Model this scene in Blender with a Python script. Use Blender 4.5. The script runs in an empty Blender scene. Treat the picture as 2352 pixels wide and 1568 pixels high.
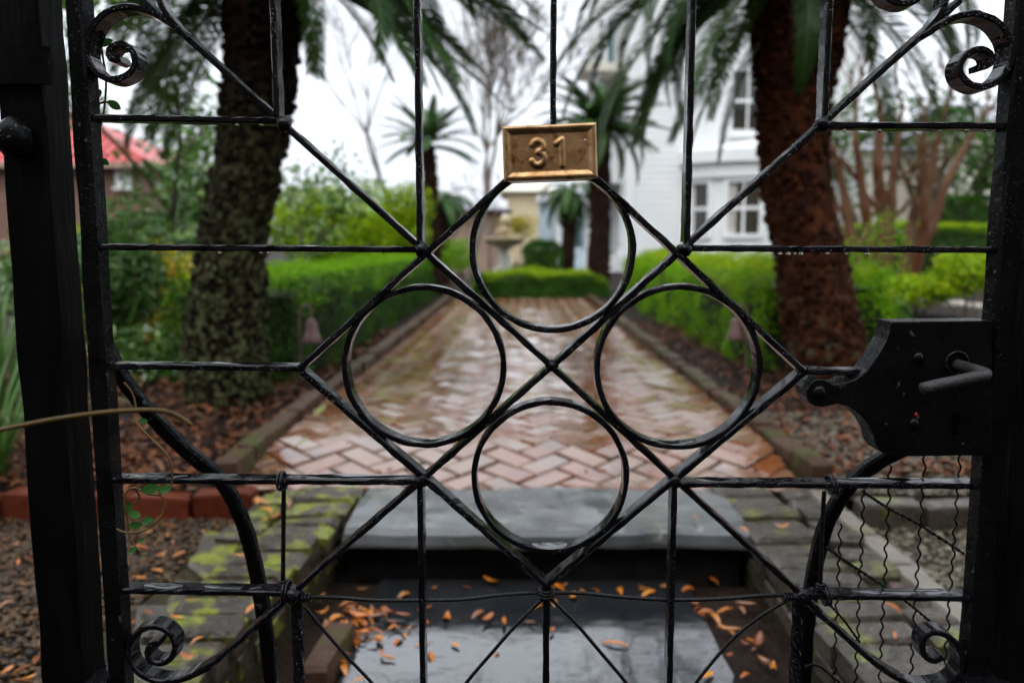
import bpy, bmesh, math, random
import numpy as np
from mathutils import Matrix, Vector, Euler, noise as mn

random.seed(7)
rng = np.random.default_rng(7)
scene = bpy.context.scene
COL = scene.collection
R = math.radians

# ------------------------------------------------------------------ camera
CAM = Vector((0.0, 0.0, 1.01))
PITCH, YAW, LENS = R(7.0), R(0.62), 28.3
cam_d = bpy.data.cameras.new('camera')
cam = bpy.data.objects.new('camera', cam_d)
COL.objects.link(cam)
cam.location = CAM
cam.rotation_euler = (R(90) - PITCH, 0, YAW)
cam_d.sensor_width = 36
cam_d.lens = LENS
cam_d.clip_start = 0.02
cam_d.clip_end = 2000
cam_d.dof.use_dof = True
cam_d.dof.focus_distance = 0.875
cam_d.dof.aperture_fstop = 3.9
scene.camera = cam

# ------------------------------------------------------------------ overcast sky and soft sun
SUN_EL, SUN_ROT = R(58), R(200)
world = bpy.data.worlds.new('World')
scene.world = world
world.use_nodes = True
wn, wl = world.node_tree.nodes, world.node_tree.links
wn.clear()
w_out = wn.new('ShaderNodeOutputWorld')
w_bg = wn.new('ShaderNodeBackground')
w_sky = wn.new('ShaderNodeTexSky')
w_sky.sky_type = 'NISHITA'
w_sky.sun_disc = False
w_sky.sun_elevation = SUN_EL
w_sky.sun_rotation = SUN_ROT
w_sky.dust_density = 4.0
w_hsv = wn.new('ShaderNodeHueSaturation')
w_hsv.inputs['Saturation'].default_value = 0.10
w_mix = wn.new('ShaderNodeMix'); w_mix.data_type = 'RGBA'
w_mix.inputs[0].default_value = 0.80
w_mix.inputs[7].default_value = (9.4, 10.0, 10.9, 1)
w_tc = wn.new('ShaderNodeTexCoord')
w_no = wn.new('ShaderNodeTexNoise')
w_no.inputs['Scale'].default_value = 3.2
w_no.inputs['Detail'].default_value = 5
w_rm = wn.new('ShaderNodeMapRange')
w_rm.inputs[1].default_value, w_rm.inputs[2].default_value = 0.3, 0.75
w_rm.inputs[3].default_value, w_rm.inputs[4].default_value = 0.80, 1.16
w_mul = wn.new('ShaderNodeVectorMath'); w_mul.operation = 'SCALE'
wl.new(w_sky.outputs[0], w_hsv.inputs['Color'])
wl.new(w_hsv.outputs[0], w_mix.inputs[6])
wl.new(w_tc.outputs['Generated'], w_no.inputs['Vector'])
wl.new(w_no.outputs[0], w_rm.inputs[0])
wl.new(w_mix.outputs[2], w_mul.inputs[0])
w_sep = wn.new('ShaderNodeSeparateXYZ')
w_cie = wn.new('ShaderNodeMapRange')          # CIE overcast sky: the zenith is three times as bright as the horizon
w_cie.inputs[1].default_value, w_cie.inputs[2].default_value, w_cie.inputs[3].default_value, w_cie.inputs[4].default_value = 0, 1, 0.54, 1.10
w_fac = wn.new('ShaderNodeMath'); w_fac.operation = 'MULTIPLY'
wl.new(w_tc.outputs['Generated'], w_sep.inputs[0])
wl.new(w_sep.outputs[2], w_cie.inputs[0])
wl.new(w_cie.outputs[0], w_fac.inputs[0]); wl.new(w_rm.outputs[0], w_fac.inputs[1])
wl.new(w_fac.outputs[0], w_mul.inputs['Scale'])
wl.new(w_mul.outputs[0], w_bg.inputs['Color'])
wl.new(w_bg.outputs[0], w_out.inputs['Surface'])
w_bg.inputs['Strength'].default_value = 0.10

sun_d = bpy.data.lights.new('sun', 'SUN')
sun = bpy.data.objects.new('sun', sun_d)
COL.objects.link(sun)
sun_d.energy = 0.6
sun_d.angle = R(60)
sun_d.color = (1.0, 0.98, 0.95)
sun.rotation_euler = (R(90) - SUN_EL, 0, R(180) - SUN_ROT)
sun.location = (0, 0, 20)

scene.view_settings.view_transform = 'Standard'
scene.view_settings.look = 'None'
scene.view_settings.exposure = 1.25
scene.view_settings.gamma = 1.0
scene.view_settings.use_curve_mapping = False
scene.cycles.max_bounces = 5
scene.cycles.diffuse_bounces = 2
scene.cycles.glossy_bounces = 2
scene.cycles.transmission_bounces = 5
scene.cycles.adaptive_threshold = 0.03
scene.cycles.transparent_max_bounces = 8
scene.cycles.caustics_reflective = False
scene.cycles.caustics_refractive = False
scene.cycles.use_denoising = True

# ------------------------------------------------------------------ measuring helpers (photo measured on a 2352 x 1568 view)
FP = LENS / 36 * 2352
CROT = Euler((R(90) - PITCH, 0, YAW)).to_matrix()
def ray(u, v):
    return CROT @ Vector(((u - 1176) / FP, -(v - 784) / FP, -1))
def at_y(u, v, Y):
    d = ray(u, v); t = (Y - CAM.y) / d.y
    return CAM + d * t
def at_z(u, v, z):
    d = ray(u, v); t = (z - CAM.z) / d.z
    return CAM + d * t

# ------------------------------------------------------------------ materials
def mat(name, cols, scale=8.0, detail=4, rough=(0.4, 0.6), bump=0.0, bscale=40.0, metal=0.0, spec=0.25,
        island=0.0, orand=0.0, transl=0.0, moss=None, moss2=None, drops=0.0, dscale=260.0, coat=0.0, stretch=None, rscale=None):
    m = bpy.data.materials.new(name)
    m.use_nodes = True
    n, l = m.node_tree.nodes, m.node_tree.links
    n.clear()
    out = n.new('ShaderNodeOutputMaterial')
    b = n.new('ShaderNodeBsdfPrincipled')
    tc = n.new('ShaderNodeTexCoord')
    geo = n.new('ShaderNodeNewGeometry')
    oi = n.new('ShaderNodeObjectInfo')
    vec = tc.outputs['Object']
    if stretch:
        mp = n.new('ShaderNodeMapping'); mp.inputs['Scale'].default_value = stretch
        l.new(vec, mp.inputs[0]); vec = mp.outputs[0]
    w = n.new('ShaderNodeMath'); w.operation = 'MULTIPLY_ADD'
    l.new(oi.outputs['Random'], w.inputs[0]); w.inputs[1].default_value = 37.0
    isl = n.new('ShaderNodeMath'); isl.operation = 'MULTIPLY'
    l.new(geo.outputs['Random Per Island'], isl.inputs[0]); isl.inputs[1].default_value = 13.0 if island else 0.0
    l.new(isl.outputs[0], w.inputs[2])
    def noise(s, d=4):
        t = n.new('ShaderNodeTexNoise'); t.noise_dimensions = '4D'
        t.inputs['Scale'].default_value = s; t.inputs['Detail'].default_value = d
        l.new(vec, t.inputs['Vector']); l.new(w.outputs[0], t.inputs['W'])
        return t.outputs[0]
    def rng_(src, a, b2, c, d):
        r = n.new('ShaderNodeMapRange'); l.new(src, r.inputs[0])
        for i, v in enumerate((a, b2, c, d)): r.inputs[i + 1].default_value = v
        return r.outputs[0]
    leafy = island >= 0.7
    fac = geo.outputs['Random Per Island'] if leafy else rng_(noise(scale, detail), 0.28, 0.72, 0, 1)
    def blend(f, src, amt):
        mx = n.new('ShaderNodeMix'); mx.inputs[0].default_value = amt
        l.new(f, mx.inputs[2]); l.new(src, mx.inputs[3]); return mx.outputs[0]
    if orand: fac = blend(fac, oi.outputs['Random'], orand)
    if island and not leafy: fac = blend(fac, geo.outputs['Random Per Island'], island)
    rp = n.new('ShaderNodeValToRGB')
    el = rp.color_ramp.elements
    while len(el) < len(cols): el.new(0.5)
    for i, c in enumerate(cols):
        el[i].position = i / max(1, len(cols) - 1); el[i].color = (*c, 1)
    l.new(fac, rp.inputs[0])
    colr = rp.outputs[0]
    for ms in (moss, moss2):
        if ms:
            mcol, msc, lo, hi, up = ms[:5]
            f = rng_(noise(msc, 5), lo, hi, 0, 1)
            if len(ms) > 5:                   # grows only up to a height above the thing's foot
                so = n.new('ShaderNodeSeparateXYZ'); l.new(tc.outputs['Object'], so.inputs[0])
                mh = n.new('ShaderNodeMath'); mh.operation = 'MULTIPLY'
                l.new(rng_(so.outputs[2], ms[5][0], ms[5][1], 1, 0), mh.inputs[0]); l.new(f, mh.inputs[1]); f = mh.outputs[0]
            if up:
                sx = n.new('ShaderNodeSeparateXYZ'); l.new(geo.outputs['Normal'], sx.inputs[0])
                u2 = rng_(sx.outputs[2], 0.0, 0.7, 1 - up, 1)
                mu = n.new('ShaderNodeMath'); mu.operation = 'MULTIPLY'
                l.new(f, mu.inputs[0]); l.new(u2, mu.inputs[1]); f = mu.outputs[0]
            mx = n.new('ShaderNodeMix'); mx.data_type = 'RGBA'
            l.new(f, mx.inputs[0]); l.new(colr, mx.inputs[6]); mx.inputs[7].default_value = (*mcol, 1)
            colr = mx.outputs[2]
    l.new(colr, b.inputs['Base Color'])
    if leafy: b.inputs['Roughness'].default_value = (rough[0] + rough[1]) / 2
    else: l.new(rng_(noise(rscale or scale * 2.1, 3), 0.3, 0.7, rough[0], rough[1]), b.inputs['Roughness'])
    b.inputs['Metallic'].default_value = metal
    b.inputs['Specular IOR Level'].default_value = spec
    if coat:
        b.inputs['Coat Weight'].default_value = coat; b.inputs['Coat Roughness'].default_value = 0.06
    nrm = None
    if bump:
        bp = n.new('ShaderNodeBump'); bp.inputs['Strength'].default_value = 1.0
        bp.inputs['Distance'].default_value = bump
        l.new(noise(bscale, 5), bp.inputs['Height']); nrm = bp.outputs[0]
    if drops:
        vo = n.new('ShaderNodeTexVoronoi'); vo.inputs['Scale'].default_value = dscale
        l.new(tc.outputs['Object'], vo.inputs['Vector'])
        d1 = rng_(vo.outputs['Distance'], 0.08, 0.34, 1, 0)
        d2 = rng_(vo.outputs['Color'], 0.55, 0.6, 0, 1)
        mu = n.new('ShaderNodeMath'); mu.operation = 'MULTIPLY'
        l.new(d1, mu.inputs[0]); l.new(d2, mu.inputs[1])
        bp2 = n.new('ShaderNodeBump'); bp2.inputs['Strength'].default_value = 1.0
        bp2.inputs['Distance'].default_value = drops
        l.new(mu.outputs[0], bp2.inputs['Height'])
        if nrm: l.new(nrm, bp2.inputs['Normal'])
        nrm = bp2.outputs[0]
        l.new(rng_(mu.outputs[0], 0.0, 0.5, spec, 0.5), b.inputs['Specular IOR Level'])
    if nrm: l.new(nrm, b.inputs['Normal'])
    if transl:
        tr = n.new('ShaderNodeBsdfTranslucent'); l.new(colr, tr.inputs[0])
        ms_ = n.new('ShaderNodeMixShader'); ms_.inputs[0].default_value = transl
        l.new(b.outputs[0], ms_.inputs[1]); l.new(tr.outputs[0], ms_.inputs[2])
        l.new(ms_.outputs[0], out.inputs[0])
    else:
        l.new(b.outputs[0], out.inputs[0])
    return m

MOSS = (0.14, 0.16, 0.007)
MT = {}
MT['iron'] = mat('wet_black_iron', [(0.0025, 0.0025, 0.0035), (0.006, 0.006, 0.008)], 30, rough=(0.04, 0.26), bump=0.00028, bscale=150, spec=0.18, drops=0.0006, dscale=330)
MT['iron_dull'] = mat('old_black_paint', [(0.002, 0.002, 0.0025), (0.0055, 0.006, 0.0065)], 25, rough=(0.18, 0.42), bump=0.0006, bscale=120, spec=0.07,
                      moss=((0.06, 0.075, 0.075), 80, 0.67, 0.71, 0), drops=0.0002, dscale=300)
MT['post'] = mat('painted_post', [(0.0010, 0.0010, 0.0013), (0.0040, 0.0035, 0.0035)], 14, rough=(0.4, 0.65), bump=0.002, bscale=30, spec=0.05, stretch=(3, 3, 0.5))
MT['handle'] = mat('worn_handle_iron', [(0.012, 0.011, 0.012), (0.03, 0.025, 0.026)], 60, rough=(0.45, 0.65), bump=0.001, bscale=300, spec=0.5)
MT['red'] = mat('red_paint_fleck', [(0.4, 0.02, 0.03), (0.5, 0.03, 0.04)], 60)
MT['brass'] = mat('worn_brass', [(0.30, 0.16, 0.065), (0.42, 0.26, 0.125), (0.50, 0.33, 0.175)], 45, rough=(0.36, 0.54), bump=0.0004, bscale=260, metal=1.0,
                  moss=((0.11, 0.042, 0.012), 70, 0.56, 0.72, 0), moss2=((0.16, 0.13, 0.09), 210, 0.70, 0.78, 0))
MT['wire'] = mat('black_wire', [(0.003, 0.003, 0.004), (0.008, 0.008, 0.009)], 90, rough=(0.15, 0.4), bump=0.0006, bscale=500, spec=0.2)
MT['stone'] = mat('wet_bluestone', [(0.0187, 0.0204, 0.0213), (0.0467, 0.0510, 0.0527), (0.0850, 0.0892, 0.0892)], 4, 8, rough=(0.04, 0.36), bump=0.007, bscale=7, spec=0.7,
                  moss=((0.04, 0.045, 0.018), 6, 0.55, 0.70, 0), moss2=((0.14, 0.14, 0.135), 17, 0.62, 0.7, 0))
MT['landing'] = mat('puddled_slab', [(0.0096, 0.0108, 0.0126), (0.0216, 0.0234, 0.0258)], 6, 6, rough=(0.01, 0.06), bump=0.007, bscale=12, spec=0.8, coat=1.0, rscale=5)
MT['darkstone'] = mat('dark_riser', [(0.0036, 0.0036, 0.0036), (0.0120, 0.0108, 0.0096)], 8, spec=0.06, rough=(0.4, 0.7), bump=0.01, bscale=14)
MT['brick'] = mat('wet_path_brick', [(0.06, 0.022, 0.008), (0.13, 0.040, 0.013), (0.19, 0.062, 0.020), (0.18, 0.080, 0.034), (0.19, 0.11, 0.068), (0.11, 0.075, 0.058)], 9, 5, rough=(0.06, 0.26), bump=0.0018, bscale=22, spec=0.7, coat=0.5,
                  orand=0.6, island=0.0, moss=((0.085, 0.055, 0.02), 6, 0.55, 0.70, 0))
MT['brick_i'] = mat('wet_path_brick_far', [(0.06, 0.022, 0.008), (0.13, 0.040, 0.013), (0.19, 0.062, 0.020), (0.18, 0.080, 0.034), (0.19, 0.11, 0.068), (0.11, 0.075, 0.058)], 9, 5, rough=(0.06, 0.26), bump=0.0018, bscale=22, spec=0.7, coat=0.5,
                  island=0.6, moss=((0.13, 0.065, 0.018), 1.1, 0.48, 0.64, 0))
MT['greybrick'] = mat('mossy_grey_brick', [(0.020, 0.015, 0.010), (0.040, 0.030, 0.020), (0.058, 0.045, 0.031)], 12, rough=(0.2, 0.55), bump=0.012, bscale=30, spec=0.45, orand=0.5,
                      moss=(MOSS, 13, 0.50, 0.60, 0.4))
MT['greybrick2'] = mat('weathered_grey_brick', [(0.024, 0.019, 0.014), (0.044, 0.036, 0.027), (0.064, 0.052, 0.040)], 12, rough=(0.2, 0.55), bump=0.012, bscale=30, spec=0.45, orand=0.5,
                       moss=(MOSS, 7, 0.56, 0.70, 0.5))
MT['redbrick'] = mat('orange_red_brick', [(0.0372, 0.0087, 0.0050), (0.0806, 0.0174, 0.0074), (0.1240, 0.0279, 0.0136)], 14, spec=0.12, rough=(0.3, 0.6), bump=0.006, bscale=30, orand=0.6)
MT['edgebrick'] = mat('brown_edging_brick', [(0.0310, 0.0161, 0.0099), (0.0589, 0.0322, 0.0198), (0.0806, 0.0484, 0.0322)], 12, spec=0.12, rough=(0.3, 0.65), bump=0.008, bscale=25, orand=0.5,
                      moss=((0.05, 0.055, 0.014), 6, 0.50, 0.66, 0))
MT['joint'] = mat('mossy_joint_soil', [(0.0180, 0.0132, 0.0084), (0.0360, 0.0300, 0.0120)], 14, spec=0.12, rough=(0.6, 0.9), bump=0.01, bscale=60)
MT['soil'] = mat('damp_soil', [(0.0060, 0.0036, 0.0024), (0.0144, 0.0084, 0.0054), (0.0252, 0.0150, 0.0108)], 7, 6, spec=0.12, rough=(0.55, 0.9), bump=0.03, bscale=30)
MT['gravelbed'] = mat('gravel_dirt', [(0.012, 0.008, 0.004), (0.028, 0.018, 0.009)], 18, spec=0.12, rough=(0.5, 0.8), bump=0.02, bscale=60)
MT['pebble'] = mat('wet_pebbles', [(0.012, 0.009, 0.006), (0.045, 0.026, 0.011), (0.085, 0.038, 0.010), (0.025, 0.020, 0.014), (0.11, 0.062, 0.024)], 30, spec=0.2, rough=(0.2, 0.4), island=0.9)
MT['pebble2'] = mat('pale_gravel', [(0.03, 0.026, 0.018), (0.07, 0.058, 0.036), (0.18, 0.155, 0.11), (0.045, 0.037, 0.024)], 30, rough=(0.3, 0.6), island=0.9)
MT['concrete'] = mat('pale_concrete', [(0.1210, 0.1045, 0.0825), (0.1870, 0.1650, 0.1375)], 10, rough=(0.3, 0.6), bump=0.01, bscale=20, moss=((0.12, 0.1, 0.05), 9, 0.58, 0.7, 0))
MT['pinkstone'] = mat('pinkish_flagstone', [(0.0960, 0.0660, 0.0600), (0.1440, 0.1080, 0.0990)], 8, rough=(0.15, 0.4), bump=0.006, bscale=18)
MT['leafbrown'] = mat('wet_fallen_leaf', [(0.07, 0.020, 0.006), (0.24, 0.06, 0.008), (0.42, 0.12, 0.012), (0.50, 0.19, 0.02), (0.30, 0.12, 0.06), (0.12, 0.045, 0.018)], 25, rough=(0.15, 0.35), orand=0.75, spec=0.5)
MT['litter'] = mat('leaf_litter', [(0.04, 0.016, 0.009), (0.09, 0.032, 0.014), (0.18, 0.062, 0.02), (0.16, 0.08, 0.05)], 25, spec=0.12, rough=(0.3, 0.6), island=0.9)
MT['hedge'] = mat('box_leaf', [(0.010, 0.045, 0.003), (0.028, 0.10, 0.004), (0.07, 0.17, 0.008)], 5, rough=(0.3, 0.5), island=0.7, transl=0.25, spec=0.15)  # box leaf green, darkened to deepen the shaded hedge sides
MT['hedgetop'] = mat('young_lit_box_leaf', [(0.085, 0.26, 0.002), (0.17, 0.38, 0.003), (0.25, 0.44, 0.008)], 5, rough=(0.3, 0.5), island=0.7, transl=0.4, spec=0.12)  # young leaf green, brightened further to paint tops lit by the sky
MT['hedgecore'] = mat('shaded_hedge_core', [(0.008, 0.012, 0.005), (0.02, 0.025, 0.01)], 12, rough=(0.7, 0.9), bump=0.03, bscale=30)  # near black, so the shade inside the hedge is painted in
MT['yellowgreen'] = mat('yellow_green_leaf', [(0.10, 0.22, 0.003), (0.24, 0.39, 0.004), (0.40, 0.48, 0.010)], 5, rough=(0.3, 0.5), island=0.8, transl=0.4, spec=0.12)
MT['camellia'] = mat('glossy_leaf', [(0.0284, 0.0850, 0.0141), (0.0779, 0.1842, 0.0312), (0.1984, 0.3260, 0.0567)], 5, rough=(0.14, 0.32), island=0.8, transl=0.2, spec=0.7)
MT['autumn'] = mat('autumn_shrub_leaf', [(0.0920, 0.1610, 0.0172), (0.2990, 0.3450, 0.0230), (0.5290, 0.4140, 0.0230), (0.5175, 0.2300, 0.0230)], 5, rough=(0.3, 0.5), island=0.85, transl=0.3)
MT['strap'] = mat('strap_leaf', [(0.0292, 0.0878, 0.0146), (0.0683, 0.1560, 0.0292), (0.1170, 0.2145, 0.0585)], 4, rough=(0.2, 0.4), island=0.8, transl=0.3)
MT['frond'] = mat('sago_leaflet', [(0.0135, 0.0486, 0.0108), (0.0324, 0.0891, 0.0149), (0.0675, 0.1350, 0.0216)], 4, rough=(0.3, 0.45), orand=0.6, transl=0.2, spec=0.2)
MT['rachis'] = mat('sago_stalk', [(0.05, 0.08, 0.015), (0.10, 0.12, 0.03)], 12, rough=(0.35, 0.5))
LICH = (0.085, 0.098, 0.042)
MT['palmL'] = mat('lichened_palm_bark', [(0.0037, 0.0025, 0.0019), (0.0087, 0.0050, 0.0037), (0.0186, 0.0081, 0.0050)], 9, spec=0.06, rough=(0.6, 0.9), bump=0.02, bscale=40, island=0.35,
                  moss=(LICH, 26, 0.46, 0.60, 0, (0.8, 1.8)), moss2=((0.14, 0.035, 0.012), 8, 0.66, 0.72, 0))
MT['palmR'] = mat('red_brown_palm_bark', [(0.006, 0.004, 0.003), (0.035, 0.013, 0.007), (0.11, 0.034, 0.012)], 9, spec=0.06, rough=(0.6, 0.9), bump=0.02, bscale=40, island=0.35,
                  moss=((0.06, 0.065, 0.04), 9, 0.55, 0.64, 0, (0.35, 0.9)), moss2=((0.16, 0.04, 0.012), 8, 0.66, 0.72, 0))
MT['palmfar'] = mat('brown_palm_bark', [(0.014, 0.007, 0.005), (0.034, 0.016, 0.011)], 9, spec=0.06, rough=(0.6, 0.9), bump=0.02, bscale=40, island=0.4)
MT['bark'] = mat('grey_bark', [(0.10, 0.08, 0.055), (0.18, 0.145, 0.105)], 10, rough=(0.6, 0.85), bump=0.01, bscale=30)
MT['twig'] = mat('bare_twigs', [(0.10, 0.08, 0.065), (0.17, 0.135, 0.11)], 6, rough=(0.6, 0.85))
MT['crape'] = mat('smooth_pink_bark', [(0.03, 0.011, 0.004), (0.08, 0.030, 0.011), (0.12, 0.062, 0.034), (0.085, 0.042, 0.013)], 4.5, 4, spec=0.12, rough=(0.3, 0.55), bump=0.006, bscale=10, stretch=(1, 1, 0.5))
MT['mgreenbark'] = mat('mossy_branch', [(0.05, 0.05, 0.02), (0.09, 0.085, 0.035)], 8, rough=(0.6, 0.85))
MT['white'] = mat('white_house_paint', [(0.70, 0.715, 0.715), (0.78, 0.79, 0.785)], 1.5, rough=(0.4, 0.6))
MT['trim'] = mat('white_trim_paint', [(0.74, 0.75, 0.745), (0.80, 0.81, 0.805)], 3, rough=(0.35, 0.5))
MT['roofgrey'] = mat('grey_bay_roof', [(0.30, 0.32, 0.30), (0.42, 0.44, 0.42)], 2, rough=(0.3, 0.5))
MT['glass'] = mat('dark_window_glass', [(0.02, 0.02, 0.016), (0.05, 0.045, 0.035)], 1.2, rough=(0.03, 0.08), spec=0.7)
MT['curtain'] = mat('window_curtain', [(0.35, 0.33, 0.28), (0.5, 0.47, 0.42)], 6, rough=(0.7, 0.9))
MT['shutter'] = mat('blue_green_shutter', [(0.06, 0.13, 0.13), (0.10, 0.18, 0.18)], 5, rough=(0.4, 0.6))
MT['paleblue'] = mat('pale_blue_paint', [(0.45, 0.55, 0.60), (0.55, 0.63, 0.67)], 3, rough=(0.4, 0.6))
MT['cream'] = mat('cream_stucco', [(0.62, 0.50, 0.30), (0.74, 0.63, 0.42)], 1.2, rough=(0.6, 0.8))
MT['palecream'] = mat('pale_cream_stucco', [(0.60, 0.56, 0.46), (0.72, 0.68, 0.58)], 1.2, rough=(0.6, 0.8))
MT['tan'] = mat('tan_brick_wall', [(0.28, 0.19, 0.14), (0.38, 0.27, 0.2)], 2.5, 6, rough=(0.6, 0.8), bump=0.01, bscale=10)
MT['housebrick'] = mat('brown_house_brick', [(0.15, 0.085, 0.062), (0.23, 0.135, 0.10)], 3.5, 6, rough=(0.6, 0.8), bump=0.01, bscale=14)
MT['redroof'] = mat('red_metal_roof', [(0.38, 0.045, 0.04), (0.50, 0.085, 0.078)], 1.2, rough=(0.3, 0.5), spec=0.3)
MT['slate'] = mat('grey_roof_slates', [(0.22, 0.21, 0.24), (0.32, 0.31, 0.34)], 2, rough=(0.3, 0.5))
MT['cast'] = mat('weathered_cast_stone', [(0.40, 0.32, 0.20), (0.55, 0.46, 0.32)], 5, rough=(0.5, 0.8), bump=0.01, bscale=18)
MT['caststem'] = mat('grey_cast_stone', [(0.38, 0.36, 0.32), (0.52, 0.50, 0.46)], 5, rough=(0.5, 0.8), bump=0.01, bscale=18)
MT['copper'] = mat('pinkish_copper_lamp', [(0.1400, 0.0770, 0.0700), (0.2380, 0.1540, 0.1470)], 14, rough=(0.3, 0.5))
MT['vinestem'] = mat('vine_stem', [(0.10, 0.06, 0.02), (0.16, 0.09, 0.03)], 40, rough=(0.4, 0.6))
MT['vineleaf'] = mat('vine_leaf', [(0.025, 0.10, 0.02), (0.05, 0.17, 0.03)], 30, rough=(0.2, 0.4), transl=0.3, orand=0.5)
MT['hole'] = mat('dark_keyhole', [(0.0008, 0.0008, 0.0008), (0.001, 0.001, 0.001)], 60, spec=0.0)
MT['paleleaf'] = mat('pale_green_leaf', [(0.22, 0.28, 0.08), (0.32, 0.36, 0.13)], 30, rough=(0.2, 0.4), transl=0.3)
MT['tendril'] = mat('yellow_tendril', [(0.0600, 0.0360, 0.0060), (0.0900, 0.0540, 0.0096)], 40, rough=(0.4, 0.6))
MT['palestone'] = mat('pale_edging_stone', [(0.32, 0.29, 0.24), (0.48, 0.45, 0.38)], 3, rough=(0.3, 0.6), bump=0.02, bscale=9)
MT['mulch'] = mat('purple_brown_mulch', [(0.0490, 0.0315, 0.0266), (0.0980, 0.0665, 0.0595)], 9, 6, rough=(0.5, 0.8), bump=0.03, bscale=30)

def water_mat():
    m = bpy.data.materials.new('rain_water'); m.use_nodes = True
    b = m.node_tree.nodes['Principled BSDF']
    b.inputs['Base Color'].default_value = (1, 1, 1, 1)
    b.inputs['Roughness'].default_value = 0.0
    b.inputs['IOR'].default_value = 1.33
    b.inputs['Transmission Weight'].default_value = 1.0
    return m
MT['water'] = water_mat()
MT['water_film'] = mat('standing_water', [(0.004, 0.004, 0.005), (0.006, 0.006, 0.007)], 30, rough=(0.0, 0.01), spec=1.0)

# ------------------------------------------------------------------ mesh helpers
WL = {}                                       # world location of every parent made here
def tag(o, label=None, cat=None, group=None, kind=None):
    if label: o['label'] = label
    if cat: o['category'] = cat
    if group: o['group'] = group
    if kind: o['kind'] = kind
    return o
def thing(name, label, cat, loc=(0, 0, 0), group=None):
    o = bpy.data.objects.new(name, None); COL.objects.link(o)
    o.empty_display_size = 0.1
    o.location = loc; WL[o] = Vector(loc)
    return tag(o, label, cat, group)
def link(name, me, parent=None, loc=None):
    o = bpy.data.objects.new(name, me); COL.objects.link(o)
    if parent: o.parent = parent
    if loc is not None: o.location = loc
    return o
class MB:
    """collects shapes in world coordinates; build() links them as one mesh object"""
    def __init__(s): s.v = []; s.f = []
    def add(s, v, f):
        k = len(s.v); s.v += [tuple(p) for p in v]; s.f += [tuple(i + k for i in q) for q in f]; return s
    def box(s, x0, x1, y0, y1, z0, z1, jit=0.0):
        c = [(x0, y0, z0), (x1, y0, z0), (x1, y1, z0), (x0, y1, z0), (x0, y0, z1), (x1, y0, z1), (x1, y1, z1), (x0, y1, z1)]
        if jit: c = [tuple(q + random.uniform(-jit, jit) for q in p) for p in c]
        return s.add(c, [(3, 2, 1, 0), (4, 5, 6, 7), (0, 1, 5, 4), (1, 2, 6, 5), (2, 3, 7, 6), (3, 0, 4, 7)])
    def prism(s, poly, z0, z1, ch=0.006, jit=0.0, tilt=None):
        """polygon in x,y with a chamfered top"""
        n = len(poly)
        cx = sum(p[0] for p in poly) / n; cy = sum(p[1] for p in poly) / n
        ins = []
        for p in poly:
            d = math.hypot(p[0] - cx, p[1] - cy) or 1
            k = max(0.3, 1 - ch * 1.3 / d)
            ins.append((cx + (p[0] - cx) * k, cy + (p[1] - cy) * k))
        tz = (lambda x, y: 0) if not tilt else (lambda x, y: tilt[0] * (x - cx) + tilt[1] * (y - cy))
        v = [(p[0], p[1], z0) for p in poly]
        v += [(p[0], p[1], z1 - ch + tz(*p) + random.uniform(-jit, jit)) for p in poly]
        v += [(p[0], p[1], z1 + tz(*p) + random.uniform(-jit, jit)) for p in ins]
        f = [tuple(range(n))[::-1], tuple(range(2 * n, 3 * n))]
        for a in range(2):
            for i in range(n):
                j = (i + 1) % n
                f.append((a * n + i, a * n + j, (a + 1) * n + j, (a + 1) * n + i))
        return s.add(v, f)
    def tube(s, pts, rad, n=6, cap=True):
        pts = [Vector(p) for p in pts]; m = len(pts)
        rads = rad if hasattr(rad, '__len__') else [rad] * m
        up = None; v = []; f = []
        for i, p in enumerate(pts):
            t = (pts[min(i + 1, m - 1)] - pts[max(i - 1, 0)]).normalized()
            if up is None:
                up = Vector((0, 0, 1)) if abs(t.z) < 0.9 else Vector((1, 0, 0))
            a = (up - t * up.dot(t)).normalized(); up = a; b = t.cross(a)
            for k in range(n):
                q = 2 * math.pi * k / n
                v.append(p + (a * math.cos(q) + b * math.sin(q)) * rads[i])
        for i in range(m - 1):
            for k in range(n):
                k2 = (k + 1) % n
                f.append((i * n + k, i * n + k2, (i + 1) * n + k2, (i + 1) * n + k))
        if cap:
            f.append(tuple(range(n))[::-1]); f.append(tuple(range((m - 1) * n, m * n)))
        return s.add(v, f)
    def lathe(s, prof, c, n=20):
        v = []; f = []
        for (r, z) in prof:
            for k in range(n):
                q = 2 * math.pi * k / n
                v.append((c[0] + r * math.cos(q), c[1] + r * math.sin(q), c[2] + z))
        for i in range(len(prof) - 1):
            for k in range(n):
                k2 = (k + 1) % n
                f.append((i * n + k, i * n + k2, (i + 1) * n + k2, (i + 1) * n + k))
        f.append(tuple(range(n))[::-1]); f.append(tuple(range((len(prof) - 1) * n, len(prof) * n)))
        return s.add(v, f)
    def blob(s, c, r, amp=0.2, sub=2, sq=(1, 1, 1), seed=0):
        bm = bmesh.new(); bmesh.ops.create_icosphere(bm, subdivisions=sub, radius=1)
        v = []
        for p in bm.verts:
            k = r * (1 + amp * mn.noise(p.co * 1.7 + Vector((seed * 3.1, seed, 0))))
            v.append((c[0] + p.co.x * k * sq[0], c[1] + p.co.y * k * sq[1], c[2] + p.co.z * k * sq[2]))
        f = [tuple(q.index for q in fa.verts) for fa in bm.faces]
        bm.free(); return s.add(v, f)
    def mesh(s, name, m, off=(0, 0, 0), smooth=False):
        me = bpy.data.meshes.new(name)
        o = Vector(off)
        me.from_pydata([(p[0] - o.x, p[1] - o.y, p[2] - o.z) for p in s.v], [], s.f)
        me.materials.append(MT[m])
        if smooth: me.shade_smooth()
        me.update(); return me
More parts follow.
